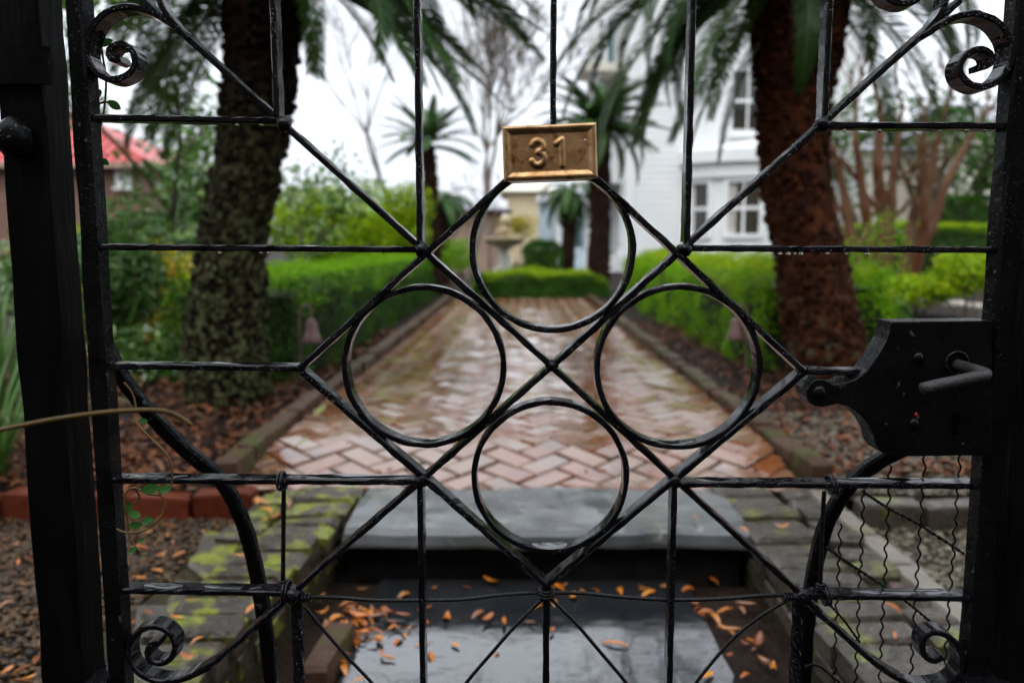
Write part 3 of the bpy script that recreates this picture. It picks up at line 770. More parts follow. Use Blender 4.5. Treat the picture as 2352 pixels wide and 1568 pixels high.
# unseen houses across the street, added to block some sky from the gate
for k, (xa, xb, hh, m, lab) in enumerate(((-17.0, -6.2, 9.5, 'housebrick', 'unseen brown brick town house across the street, added behind the viewer, left of three'), (-6.0, 5.2, 11.0, 'tan', 'unseen tan town house across the street, added behind the viewer, middle of three'), (5.4, 17.0, 9.0, 'housebrick', 'unseen brown brick town house across the street, added behind the viewer, right of three'))):
    t = thing('unseen_town_house', lab, 'house', ((xa + xb) / 2, -11.0, -.03), 'unseen town houses across the street')
    MB().box(xa, xb, -15, -7.6, -.03, hh).build('wall', m, t)
    MB().box(xa - .1, xb + .1, -15.2, -7.3, hh, hh + .4).build('cornice', 'slate', t)
    for i in range(4):
        for j in range(3):
            wx = xa + (xb - xa) * (i + .5) / 4; wz = 1.0 + j * 2.9
            wo = MB().box(wx - .65, wx + .65, -7.62, -7.5, wz - .1, wz + 1.9).build('window', 'trim', t)
            MB().box(wx - .52, wx + .52, -7.5, -7.485, wz, wz + 1.78).build('pane', 'glass', wo)
# ================================================================== FOUNTAIN
FY = 15.0
fx = X(1158, FY)
ft = thing('stone_fountain', 'weathered cast stone bowl on a pedestal, beyond the end of the path', 'fountain', (fx, FY, PZ))
MB().lathe([(.30, 0), (.30, .1), (.26, .14), (.26, .3), (.20, .36)], (fx, FY, PZ), 8).build('plinth', 'caststem', ft)
MB().lathe([(.17, 0), (.18, .04), (.10, .10), (.13, .2), (.09, .3), (.10, .36), (.17, .42)], (fx, FY, PZ + .36), 18).build('stem', 'caststem', ft, smooth=True)
MB().lathe([(.12, 0), (.24, .03), (.33, .08), (.38, .14), (.40, .15), (.40, .18), (.36, .18), (.30, .12), (.1, .09)], (fx, FY, PZ + .76), 24).build('bowl', 'cast', ft, smooth=True)
mb = MB().lathe([(.06, 0), (.10, .06), (.07, .14), (.16, .2), (.17, .24), (.06, .26), (.05, .32)], (fx, FY, PZ + .85), 16)
mb.blob((fx + .02, FY, PZ + 1.24), .1, .5, 2, (1, 1, 1.1), 4).build('finial', 'cast', ft, smooth=True)

# ================================================================== SAGO PALMS
def frond_mesh(name, L, kappa, nl, ll, lw, vang=0.45, seed=0, nseg=14, p=1.25):
    r = np.random.default_rng(seed)
    s = np.linspace(0, 1, 200)
    th = -kappa * s ** p
    dx, dz = np.cos(th), np.sin(th)
    x = np.concatenate([[0], np.cumsum((dx[1:] + dx[:-1]) / 2)]) * L / 199
    z = np.concatenate([[0], np.cumsum((dz[1:] + dz[:-1]) / 2)]) * L / 199
    def at(t):
        return np.stack([np.interp(t, s, x), np.zeros_like(t), np.interp(t, s, z)], 1), np.stack([np.cos(-kappa * t ** p), 0 * t, np.sin(-kappa * t ** p)], 1)
    # stalk
    st = np.linspace(0, 1, nseg); P, T = at(st); V = []; F = []
    for i in range(nseg):
        rad = 0.009 * (1 - .8 * st[i]); N = np.array([-T[i][2], 0, T[i][0]]); B = np.array([0, 1, 0])
        for q in range(4):
            a = math.pi / 2 * q + .78; V.append(P[i] + (N * math.sin(a) + B * math.cos(a)) * rad)
    for i in range(nseg - 1):
        for q in range(4): F.append((i * 4 + q, i * 4 + (q + 1) % 4, i * 4 + 4 + (q + 1) % 4, i * 4 + 4 + q))
    midx = [1] * len(F)
    V = np.array(V); k0 = len(V)
    t = np.repeat(np.linspace(.13, .995, nl), 2); side = np.tile([1.0, -1.0], nl)
    t = np.clip(t + r.normal(0, .002, len(t)), 0, 1)
    P, T = at(t); N = np.stack([-T[:, 2], 0 * t, T[:, 0]], 1); B = np.stack([0 * t, side, 0 * t], 1)
    a = (R(72) - R(38) * t + r.normal(0, .05, len(t)))[:, None]
    va = (vang * (1 - .5 * t) + r.normal(0, .07, len(t)))[:, None]
    D = unit(np.cos(a) * T + np.sin(a) * (B * np.cos(va) + N * np.sin(va)))
    ln = (ll * np.clip(np.sin(np.pi * np.clip(.16 + .80 * t, 0, 1)) ** .55, .2, 1) * (1 - .30 * t))[:, None]
    S = unit(np.cross(D, np.cross(T, D)))                      # blade width direction ~ along the stalk
    hw = lw / 2
    bend = np.array([[0, 0, -1.0]]) * ln * .10
    V2 = np.stack([P - S * hw * .7, P + S * hw * .7, P + D * ln * .55 + S * hw + bend * .25, P + D * ln * .55 - S * hw + bend * .25, P + D * ln + bend], 1).reshape(-1, 3)
    n = len(t); kk = k0 + np.arange(n)[:, None] * 5
    quads = kk + np.array([[0, 1, 2, 3]]); tips = kk + np.array([[3, 2, 4, 4]])
    me = bpy.data.meshes.new(name)
    faces = [tuple(f) for f in F] + [tuple(f) for f in quads.tolist()] + [tuple(f[:3]) for f in tips.tolist()]
    me.from_pydata(np.concatenate([V, V2], 0).tolist(), [], faces)
    me.materials.append(MT['frond']); me.materials.append(MT['rachis'])
    me.polygons.foreach_set('material_index', midx + [0] * (2 * n)); me.update()
    return me
FR = {}
for nm, kap, sd in (('a', 0.9, 1), ('b', 1.35, 2), ('c', 1.8, 3), ('d', 0.55, 4)):
    FR[nm] = frond_mesh('frond', 1.0, kap, 118, 0.165, 0.0062, .35, sd)
    FR[nm + 'f'] = frond_mesh('frond', 1.0, kap, 48, 0.16, 0.02, .35, sd + 10, 8)
def add_frond(parent, loc, az, el, var, L, roll=0.0):
    o = link('frond', FR[var], parent, Vector(loc) - WL[parent])
    o.scale = (L, L, L)
    o.rotation_euler = (Matrix.Rotation(az, 3, 'Z') @ Matrix.Rotation(-el, 3, 'Y') @ Matrix.Rotation(roll, 3, 'X')).to_euler()
    return o
def palm_trunk(parent, pts, rads, m, seed=0, scale=1.0, dens=1.0):
    """pts: centre line, rads: radii; shaggy with old leaf bases"""
    r = random.Random(seed)
    C = smooth_path(pts, 10); n = len(C); m2 = len(rads)
    rr = [np.interp(i / (n - 1), np.linspace(0, 1, m2), rads) for i in range(n)]
    mb = MB(); v = []; f = []; K = 28
    for i, c in enumerate(C):
        for k in range(K):
            q = 2 * math.pi * k / K
            d = Vector((math.cos(q), math.sin(q), 0))
            rad = rr[i] * (0.93 + .10 * mn.noise((d.x * 1.5 + seed, d.y * 1.5, c.z * 2.5)) + .05 * mn.noise((d.x * 4, d.y * 4 + seed, c.z * 9)))
            v.append(c + d * rad)
    for i in range(n - 1):
        for k in range(K): f.append((i * K + k, i * K + (k + 1) % K, (i + 1) * K + (k + 1) % K, (i + 1) * K + k))
    trunk = mb.add(v, f).build('trunk', m, parent, smooth=True)
    s = MB()
    H = sum((C[i + 1] - C[i]).length for i in range(n - 1))
    pitch = 0.038 * scale / dens; rows = int(H / pitch)
    for j in range(rows):
        t = (j + .5) / rows; i = min(n - 2, int(t * (n - 1))); c = C[i].lerp(C[i + 1], t * (n - 1) - i)
        rad0 = np.interp(t, np.linspace(0, 1, m2), rads)
        cnt = max(6, int(2 * math.pi * rad0 / (0.055 * scale)))
        for k in range(cnt):
            if r.random() < .12: continue
            q = 2 * math.pi * (k + .5 * (j % 2) + r.uniform(-.25, .25)) / cnt
            d = Vector((math.cos(q), math.sin(q), 0)); b = Vector((-math.sin(q), math.cos(q), 0)); up = Vector((0, 0, 1))
            rad = rad0 * (0.95 + .10 * mn.noise((d.x * 1.5 + seed, d.y * 1.5, c.z * 2.5)))
            w = r.uniform(.014, .026) * scale; h = r.uniform(.016, .03) * scale; o = r.uniform(.006, .034) * scale
            p = c + d * (rad - .008) + up * r.uniform(-.01, .01)
            tp = d * o + up * r.uniform(-.012, .012) * scale
            s.add([p - b * w - up * h, p + b * w - up * h, p + b * w * .8 + up * h, p - b * w * .8 + up * h,
                   p - b * w * .7 - up * h * .3 + tp, p + b * w * .7 - up * h * .3 + tp, p + b * w * .45 + up * h * .9 + tp, p - b * w * .45 + up * h * .9 + tp],
                  [(0, 1, 5, 4), (1, 2, 6, 5), (2, 3, 7, 6), (3, 0, 4, 7), (4, 5, 6, 7)])
    s.build('leaf_bases', m, trunk, kind='stuff')
    return C[-1]
# --- big palm on the left
PLY = 4.2
base = at_z(505, 935, PZ); 
cl = [Vector((base.x, PLY, .10)), at_y(515, 760, PLY), at_y(535, 560, PLY), at_y(578, 330, PLY), at_y(600, 120, PLY), at_y(612, -40, PLY)]
pl = thing('sago_palm', 'large lichen covered sago palm trunk with drooping dark fronds, on the left', 'palm', (base.x, PLY, .12), 'sago palms')
palm_trunk(pl, cl, [.245, .205, .175, .175, .185, .22], 'palmL', 3)
crown = cl[-1] + Vector((0, 0, .12))
r = random.Random(21)
specs = []
for az, el, var, L in ((-8, 18, 'b', 1.25), (-22, 6, 'b', 1.2), (8, 25, 'c', 1.3), (-40, 10, 'c', 1.25), (-5, 40, 'c', 1.4), (20, 8, 'b', 1.25), (35, 20, 'b', 1.3), (-30, 30, 'b', 1.35),
                       (-60, 20, 'c', 1.2), (175, 15, 'b', 1.2), (195, 5, 'b', 1.15), (160, 20, 'c', 1.25), (210, 25, 'c', 1.2), (150, 0, 'b', 1.1), (185, 35, 'c', 1.3),
                       (60, 10, 'b', 1.2), (90, 15, 'b', 1.2), (120, 12, 'b', 1.2), (-90, 40, 'a', 1.1), (230, 20, 'b', 1.1), (-12, 2, 'a', 1.15), (12, -5, 'b', 1.15), (2, 10, 'a', 1.2),
                       (28, -2, 'a', 1.2), (-6, -8, 'a', 1.35), (6, 2, 'a', 1.5), (-16, -14, 'a', 1.3), (16, -12, 'a', 1.4), (-28, -4, 'a', 1.35), (-2, -18, 'd', 1.3), (-12, -34, 'd', 1.0),
                       (-38, -12, 'a', 1.25), (0, 10, 'a', 1.55), (-9, 18, 'b', 1.5), (14, 16, 'b', 1.5), (3, -12, 'd', 1.4), (-8, -2, 'd', 1.45),  (178, -25, 'a', 1.2), (192, -38, 'd', 1.15), (165, -40, 'd', 1.15), (205, -15, 'a', 1.25), (150, -22, 'a', 1.25), (182, -8, 'a', 1.35), (48, 30, 'c', 1.3), (-18, 48, 'b', 1.4), (170, -5, 'c', 1.1), (140, 30, 'b', 1.2), (-48, -5, 'c', 1.0)):
    add_frond(pl, crown + Vector((r.uniform(-.06, .06), r.uniform(-.06, .06), r.uniform(-.08, .1))), R(az + r.uniform(-4, 4)), R(el + r.uniform(-5, 5)), var, L, r.uniform(-.3, .3))
for k in range(22):
    add_frond(pl, crown + Vector((0, 0, .1)), R(k * 16.4 + r.uniform(-8, 8)), R(r.uniform(35, 75)), r.choice('ab'), r.uniform(1.0, 1.3), r.uniform(-.3, .3))
# --- big palm on the right
PRY = 4.85
cr_ = [Vector((at_y(1900, 900, PRY).x, PRY, .10)), at_y(1895, 800, PRY), at_y(1865, 620, PRY), at_y(1828, 450, PRY), at_y(1822, 260, PRY), at_y(1836, 80, PRY), at_y(1842, -60, PRY)]
pr = thing('sago_palm', 'large red brown sago palm trunk with drooping fronds, on the right by the lock', 'palm', (cr_[0].x, PRY, .12), 'sago palms')
palm_trunk(pr, cr_, [.27, .245, .215, .195, .205, .26, .30], 'palmR', 8)
crown = cr_[-1] + Vector((0, 0, .08))
r = random.Random(33)
for az, el, var, L in ((178, 22, 'c', 1.55), (188, 12, 'c', 1.5), (168, 30, 'c', 1.6), (200, 20, 'c', 1.45), (183, 40, 'c', 1.7), (172, 5, 'c', 1.3), (215, 15, 'c', 1.3), (160, 15, 'c', 1.5),
                       (195, -5, 'c', 1.2), (150, 20, 'c', 1.4), (266, -22, 'c', .95), (232, 25, 'c', 1.3), (-5, 20, 'c', 1.35), (-18, 10, 'c', 1.3), (-30, 22, 'c', 1.25), (-10, 2, 'b', 1.2),
                       (-40, 5, 'c', 1.15), (38, 20, 'c', 1.3), (5, 38, 'c', 1.5), (-58, 20, 'c', 1.1), (70, 15, 'b', 1.2), (100, 15, 'b', 1.2), (130, 15, 'c', 1.3), (-24, 35, 'c', 1.4),
                       (206, 35, 'c', 1.55), (180, 0, 'b', 1.7), (190, -10, 'b', 1.6), (170, -14, 'b', 1.6), (184, -25, 'a', 1.5), (198, -30, 'a', 1.4), (165, -28, 'a', 1.5), (176, 14, 'b', 1.8), (186, 24, 'b', 1.8), (210, -18, 'a', 1.4), (154, -16, 'b', 1.5), (194, -45, 'd', 1.3), (172, -48, 'd', 1.3), (218, -40, 'd', 1.2), (146, -40, 'd', 1.3),
                       (0, -20, 'a', 1.4), (-14, -30, 'a', 1.3), (20, -24, 'a', 1.3), (-26, -12, 'b', 1.3), (6, 6, 'b', 1.4), (-36, -35, 'd', 1.0), (176, -8, 'b', 1.15), (157, -2, 'c', 1.2)):
    add_frond(pr, crown + Vector((r.uniform(-.1, .1), r.uniform(-.1, .1), r.uniform(-.08, .1))), R(az + r.uniform(-4, 4)), R(el + r.uniform(-5, 5)), var, L, r.uniform(-.3, .3))
for k in range(22):
    add_frond(pr, crown + Vector((0, 0, .15)), R(k * 16.4 + r.uniform(-8, 8)), R(r.uniform(35, 75)), r.choice('ab'), r.uniform(1.1, 1.4), r.uniform(-.3, .3))
def small_palm(u, v, Y, rad, L, n, label, seed, lean=0.0, els=(-25, 60), fv='abd'):
    top = at_y(u, v, Y); r = random.Random(seed)
    b = Vector((top.x + lean, Y, .12))
    t = thing('sago_palm', label, 'palm', b, 'sago palms')
    palm_trunk(t, [b, b.lerp(top, .5) + Vector((.02, 0, 0)), top - Vector((0, 0, .02))], [rad * 1.25, rad, rad * 1.1], 'palmfar', seed, 1.5, .8)
    for k in range(n):
        az = k * 2.399 + r.uniform(-.25, .25); el = R(els[0] + (els[1] - els[0]) * (k + .5) / n + r.uniform(-6, 6))
        add_frond(t, top + Vector((0, 0, r.uniform(-.05, .08))), az, el, r.choice(fv) + 'f', L * r.uniform(.85, 1.1), r.uniform(-.3, .3))
small_palm(983, 332, 13.0, .105, .95, 26, 'small sago palm with slim brown trunk behind the left hedge', 51, .08, (-8, 65), 'add')
small_palm(1378, 288, 13.6, .165, 1.2, 56, 'medium sago palm with a wide crown directly behind the brass plaque', 52, 0, (-18, 65), 'abd')
small_palm(1312, 440, 18.0, .15, 1.0, 26, 'short sago palm with drooping fronds below the brass plaque', 53, -.12, (-35, 40), 'bc')
small_palm(1018, 455, 17.0, .10, 1.0, 22, 'distant dark sago palm just right of the slim trunk', 54, 0, (-35, 40), 'bc')

# ================================================================== TREES
def branch_tree(tb, p, d, length, rad, lev, r, tips, spread=.6, kids=(2, 3), shrink=.72, wig=.12, up=.15, nside=6, minr=.004):
    pts = [p.copy()]; rads = [rad]; q = p.copy(); dd = d.copy(); n = 5
    for i in range(n):
        dd = (dd + Vector((r.gauss(0, wig), r.gauss(0, wig), r.gauss(0, wig) + up * .2))).normalized()
        q = q + dd * length / n; pts.append(q.copy()); rads.append(max(minr, rad * (1 - .35 * (i + 1) / n)))
    tb.tube(pts, rads, nside, cap=False)
    if lev == 0:
        tips.append((q, dd)); return
    for k in range(r.randint(*kids)):
        ax = Vector((r.gauss(0, 1), r.gauss(0, 1), r.gauss(0, .5))).normalized()
        nd = (dd + ax * spread * r.uniform(.6, 1.2)).normalized()
        branch_tree(tb, q.copy(), nd, length * shrink * r.uniform(.8, 1.15), max(minr, rad * .62), lev - 1, r, tips, spread, kids, shrink, wig, up, max(3, nside - 1), minr)
    if lev >= 2:
        for k in range(2): tips.append((pts[2 + k].copy(), dd.copy()))
def leafy_tree(name, label, base, d0, length, rad, lev, seed, leaf_m, per, ls, lw, sig, bark='bark', spread=.6, group=None, up=.15, kids=(2, 3), droop=.4, big=True):
    r = random.Random(seed); t = thing(name, label, 'tree', base, group)
    tb = MB(); tips = []
    branch_tree(tb, Vector(base), Vector(d0).normalized(), length, rad, lev, r, tips, spread, kids, up=up)
    tb.build('trunk', bark, t, smooth=True)
    rr = np.random.default_rng(seed)
    P = np.repeat(np.array([tuple(q[0]) for q in tips]), per, 0) + rr.normal(0, sig, (len(tips) * per, 3))
    N = rr.normal(0, .6, P.shape); N[:, 2] += .8
    V, F = leaf_arrays(P, N, ls, lw, .5, .1, big, droop, rr)
    np_build('crown', V, F, leaf_m, t)
    return t
TG = 'leafy trees behind the garden'
leafy_tree('broadleaf_tree', 'glossy leaved tree standing left of the lichened palm trunk', (at_y(455, 640, 7.2).x, 7.2, .12), (.0, .1, 1), 1.15, .045, 4, 61, 'camellia', 24, .10, .05, .14, 'mgreenbark', .55, TG, .25)
leafy_tree('broadleaf_tree', 'small glossy tree showing to the right of the lichened palm trunk', (at_y(655, 640, 8.0).x, 8.0, .12), (-.03, .1, 1), .62, .03, 4, 62, 'camellia', 10, .075, .04, .10, 'mgreenbark', .55, TG, .2)
leafy_tree('broadleaf_tree', 'tree with pale foliage beside the red roofed house', (at_y(360, 560, 28).x, 28, .12), (0, 0, 1), 1.9, .1, 4, 63, 'hedge', 10, .16, .10, .35, 'bark', .6, TG, .2)
leafy_tree('broadleaf_tree', 'distant olive green tree behind the left bushes', (at_y(790, 560, 26).x, 26, .12), (0, 0, 1), 1.0, .12, 4, 64, 'yellowgreen', 26, .16, .10, .35, 'bark', .8, TG, .05)
for k, (u, Y, L, sd, lab) in enumerate(((1990, 21, 1.6, 65, 'green tree behind the crape myrtle, nearest the right palm trunk'), (2110, 22, 1.7, 66, 'green tree behind the middle of the crape myrtle'), (2215, 21, 1.4, 67, 'green tree behind the crape myrtle near the right stile'))):
    leafy_tree('broadleaf_tree', lab, (at_y(u, 560, Y).x, Y, .12), (0, 0, 1), L, .12, 4, sd, 'hedge', 18, .16, .10, .40, 'bark', .65, TG, .15)
# bare leaning tree in the middle
def bare_tree(name, label, base, d0, length, rad, lev, seed, m='twig', spread=.45, kids=(2, 3), group=None, wig=.1, up=.3, shrink=.74, minr=.008):
    r = random.Random(seed); t = thing(name, label, 'tree', base, group)
    tb = MB(); tips = []
    branch_tree(tb, Vector(base), Vector(d0).normalized(), length, rad, 0 if lev == 0 else lev, r, tips, spread, kids, shrink, wig, up, 7, minr)
    tb.build('trunk', m, t, smooth=True); return t
bare_tree('bare_tree', 'tall bare leaning tree against the sky, left of the brass plaque', (X(1075, 19), 19, .12), (.30, 0, 1), 2.2, .085, 6, 71, 'twig', .55, (3, 4), 'bare trees', minr=.007)
bare_tree('bare_tree', 'faint bare tree rising behind the small slim palm', (X(905, 28), 28, .12), (-.12, 0, 1), 2.6, .10, 6, 72, 'twig', .5, (2, 3), 'bare trees')
bare_tree('bare_tree', 'pinkish bare shrub tree behind the stone fountain', (X(1125, 20), 20, .12), (.05, 0, 1), .9, .05, 5, 73, 'twig', .7, (2, 3), 'bare trees')
# crape myrtle: several smooth stems from one base
r = random.Random(77)
CY = 12.6
cm = thing('crape_myrtle', 'many stemmed crape myrtle with smooth pink brown bark, right of the palm', 'tree', (X(2060, CY), CY, .12), 'bare trees')
for (ub, ue, ve, w) in ((2015, 1910, 340, .085), (2022, 1965, 320, .085), (2036, 2022, 290, .105), (2046, 2062, 320, .085), (2078, 2118, 330, .09), (2092, 2215, 340, .095), (2016, 1915, 470, .06), (2090, 2160, 300, .075)):
    dy = r.uniform(-.5, .5)
    b = Vector((X(ub, CY), CY + dy * .25, .12)); e = at_y(ue, ve, CY + dy)
    mid = b.lerp(e, .5) + Vector((r.uniform(-.05, .05) + (b.x - X(2060, CY)) * .1, 0, 0))
    tb = MB(); pts = smooth_path([b, b.lerp(mid, .5) + Vector((r.uniform(-.05, .05), 0, 0)), mid, mid.lerp(e, .5) + Vector((r.uniform(-.07, .07), 0, 0)), e], 5)
    n = len(pts); tb.tube(pts, [w * .95 * (1.35 - .75 * i / n) + .006 * math.sin(i * 1.7) for i in range(n)], 9, cap=False)
    tips = []
    branch_tree(tb, e, (e - mid).normalized(), .5, w * .5, 3, r, tips, .5, (2, 3), .8, .1, .3, 6, .006)
    for q in (n // 2,):
        sd = Vector((r.choice((-1, 1)) * r.uniform(.5, .9), r.uniform(-.4, .4), r.uniform(.6, 1))).normalized()
        branch_tree(tb, pts[q], sd, .55, w * .45, 2, r, tips, .5, (2, 2), .85, .1, .35, 6, .008)
    tb.build('stem', 'crape', cm, smooth=True)

# ================================================================== HEDGES AND SHRUBS
def hedge(name, label, x0, x1, y0, y1, z1, n_side, n_top, seed, ls=.022, lw=.014, mside='hedge', mtop='hedgetop', group='clipped hedges', bul=.10, z0=.13):
    rr = np.random.default_rng(seed)
    t = thing(name, label, 'hedge', ((x0 + x1) / 2, (y0 + y1) / 2, .12), group)
    def bulge(P, s): return np.array([mn.noise((p[0] * 2.2 + seed, p[1] * 2.2, p[2] * 2.6)) * .8 + mn.noise((p[0] * 5, p[1] * 5 + seed, p[2] * 5)) * .6 for p in P]) * s
    def rnd(P):
        # round the shoulders
        h = np.clip((P[:, 2] - (z1 - .16)) / .16, 0, 1)
        cx, cy = (x0 + x1) / 2, (y0 + y1) / 2
        P[:, 0] = cx + (P[:, 0] - cx) * (1 - .16 * h ** 2 * (np.abs(P[:, 0] - cx) / ((x1 - x0) / 2)) ** 4)
        return P
    sides = []
    per = 2 * ((x1 - x0) + (y1 - y0))
    u = rr.uniform(0, per, n_side); z = z0 + (z1 - z0) * rr.uniform(0, 1, n_side) ** .85
    lx, ly = x1 - x0, y1 - y0
    P = np.zeros((n_side, 3)); N = np.zeros((n_side, 3))
    a = u < lx; P[a] = np.stack([x0 + u[a], np.full(a.sum(), y0), z[a]], 1); N[a] = (0, -1, .3)
    b = (u >= lx) & (u < lx + ly); P[b] = np.stack([np.full(b.sum(), x1), y0 + u[b] - lx, z[b]], 1); N[b] = (1, 0, .3)
    c = (u >= lx + ly) & (u < 2 * lx + ly); P[c] = np.stack([x1 - (u[c] - lx - ly), np.full(c.sum(), y1), z[c]], 1); N[c] = (0, 1, .3)
    d = u >= 2 * lx + ly; P[d] = np.stack([np.full(d.sum(), x0), y1 - (u[d] - 2 * lx - ly), z[d]], 1); N[d] = (-1, 0, .3)
    P = rnd(P) + N * (bulge(P, bul) - np.abs(rr.normal(0, .03, n_side)))[:, None]
    V, F = leaf_arrays(P, N, ls, lw, .6, .12, False, .1, rr)
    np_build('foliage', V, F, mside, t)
    P = np.stack([rr.uniform(x0, x1, n_top), rr.uniform(y0, y1, n_top), np.full(n_top, z1)], 1)
    P[:, 2] -= .16 * (np.abs(P[:, 0] - (x0 + x1) / 2) / (lx / 2)) ** 5
    P[:, 2] += bulge(P, bul * .8) - np.abs(rr.normal(0, .022, n_top)) + .07 * rr.uniform(0, 1, n_top) ** 3
    N = np.tile([[0, 0, 1.0]], (n_top, 1))
    V, F = leaf_arrays(P, N, ls * 1.1, lw, .7, .12, False, -.5, rr)
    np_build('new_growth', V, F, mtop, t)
    i = .09
    MB().box(x0 + i, x1 - i, y0 + i, y1 - i, .1, z1 - i - .03).build('shaded_core', 'hedgecore', t)  # solid box in place of inner twigs, coloured as interior shade
    return t
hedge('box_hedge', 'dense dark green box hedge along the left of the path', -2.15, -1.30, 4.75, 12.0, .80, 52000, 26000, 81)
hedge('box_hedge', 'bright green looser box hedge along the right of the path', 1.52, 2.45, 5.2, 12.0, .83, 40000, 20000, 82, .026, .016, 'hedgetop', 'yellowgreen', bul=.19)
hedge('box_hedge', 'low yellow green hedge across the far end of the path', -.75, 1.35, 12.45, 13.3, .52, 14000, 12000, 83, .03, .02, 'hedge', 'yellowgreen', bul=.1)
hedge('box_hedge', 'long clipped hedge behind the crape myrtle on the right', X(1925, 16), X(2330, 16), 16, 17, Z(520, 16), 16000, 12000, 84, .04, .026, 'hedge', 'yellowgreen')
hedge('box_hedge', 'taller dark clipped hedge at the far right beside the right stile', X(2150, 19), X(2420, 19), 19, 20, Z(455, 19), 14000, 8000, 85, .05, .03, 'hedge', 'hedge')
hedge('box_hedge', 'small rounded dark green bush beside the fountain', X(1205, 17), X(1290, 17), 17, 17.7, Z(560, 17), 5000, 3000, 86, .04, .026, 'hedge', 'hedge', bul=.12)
def shrub(name, label, c, rad, n, ls, lw, m, seed, group='garden shrubs', big=False, tilt=.7, stems=6, shell=.55, droop=.2):
    rr = np.random.default_rng(seed); r = random.Random(seed)
    t = thing(name, label, 'shrub', (c[0], c[1], .12), group)
    lob = [(np.array([r.uniform(-.55, .55) * rad[0], r.uniform(-.55, .55) * rad[1], r.uniform(-.4, .55) * rad[2]]), r.uniform(.4, .62)) for _ in range(9)]
    P = []; N = []
    for q, s in lob:
        k = n // 9
        d = unit(rr.normal(0, 1, (k, 3))); rr_ = (shell + (1 - shell) * rr.uniform(0, 1, (k, 1)) ** .6)
        P.append(np.array(c) + q + d * rr_ * np.array(rad) * s); N.append(d + np.array([0, 0, .5]))
    P = np.concatenate(P); N = np.concatenate(N); keep = P[:, 2] > .17; P, N = P[keep], N[keep]
    V, F = leaf_arrays(P, N, ls, lw, tilt, .1, big, droop, rr)
    np_build('foliage', V, F, m, t)
    s = MB()
    for k in range(stems):
        q = lob[k % 9][0]; b = Vector((c[0] + r.uniform(-.08, .08), c[1] + r.uniform(-.08, .08), .1)); e = Vector(np.array(c) + q * 1.2)
        s.tube(smooth_path([b, b.lerp(e, .5) + Vector((r.uniform(-.05, .05), r.uniform(-.05, .05), .03)), e], 4), [.014 - .001 * i for i in range(9)], 5)
    s.build('stems', 'bark', t)
    return t
def sh_at(u, v, Y, *a, **k): p = at_y(u, v, Y); return (p.x, Y, p.z)
shrub('broadleaf_shrub', 'big pale glossy shrub behind the left stile below the red roofed house', sh_at(330, 640, 7.6), (.95, .7, .60), 6500, .085, .045, 'camellia', 91, big=True)
shrub('broadleaf_shrub', 'glossy shrub at the far left edge behind the left post', sh_at(110, 660, 7.0), (.9, .7, .5), 3000, .085, .045, 'camellia', 92, big=True)
shrub('broadleaf_shrub', 'tall light green leafy shrub hiding the right end of the red roofed house', sh_at(450, 500, 9.0), (.42, .5, .7), 2600, .085, .045, 'camellia', 107, big=True)
shrub('azalea_bush', 'yellow green bush between the lichened trunk and the left stile', sh_at(300, 600, 8.4), (.9, .6, .5), 4200, .06, .034, 'yellowgreen', 108)
shrub('autumn_shrub', 'yellow and orange tinged shrub left of the lichened trunk', sh_at(345, 690, 6.0), (.5, .4, .46), 3200, .055, .032, 'autumn', 93, big=True)
shrub('low_shrub', 'low yellow leaved plant in front of the autumn tinged shrub', sh_at(345, 755, 5.6), (.5, .3, .26), 1800, .05, .034, 'autumn', 94, big=True)
shrub('leafy_shrub', 'bright green shrub between the left trunk and the left stile', sh_at(265, 640, 5.4), (.4, .4, .55), 2600, .085, .026, 'strap', 95, big=True)
shrub('leafy_shrub', 'dark low shrub at the foot of the left palm', sh_at(330, 840, 4.9), (.4, .3, .25), 900, .06, .03, 'camellia', 96, big=True)
shrub('azalea_bush', 'yellow green bush behind the left hedge, nearest the lichened trunk', sh_at(690, 515, 10.5), (.75, .6, .62), 8500, .06, .036, 'yellowgreen', 97)
shrub('azalea_bush', 'yellow green bush behind the middle of the left hedge', sh_at(810, 535, 11.5), (.75, .6, .55), 8500, .06, .036, 'yellowgreen', 98)
shrub('azalea_bush', 'yellow green bush behind the far end of the left hedge', sh_at(915, 530, 12.5), (.65, .6, .75), 8500, .06, .036, 'yellowgreen', 99)
shrub('azalea_bush', 'small green shrub beside the slim palm trunk', sh_at(1045, 585, 14), (.4, .4, .35), 1600, .05, .03, 'hedgetop', 100)
shrub('leafy_shrub', 'upright bright green shrub right of the red brown trunk', sh_at(1995, 680, 6.4), (.34, .4, .62), 3200, .045, .018, 'hedgetop', 101, droop=-.3)
shrub('leafy_shrub', 'dark green shrub low behind the lock plate', sh_at(2030, 740, 6.2), (.3, .3, .35), 1600, .05, .025, 'hedge', 102)
shrub('ground_plant', 'yellow green leafy plant below the crape myrtle', sh_at(2120, 668, 9.5), (.65, .5, .22), 2200, .06, .04, 'yellowgreen', 103)
shrub('ground_plant', 'yellow green leafy plant beside the right stile', sh_at(2235, 630, 9.0), (.6, .5, .32), 2200, .06, .04, 'yellowgreen', 104)
shrub('leafy_shrub', 'small light green shrub before the bay window', sh_at(1850, 500, 19), (.55, .5, .6), 1600, .07, .045, 'yellowgreen', 105)
shrub('leafy_shrub', 'small golden shrub behind the stone fountain', sh_at(1190, 520, 21), (.6, .5, .35), 1200, .07, .045, 'autumn', 106)
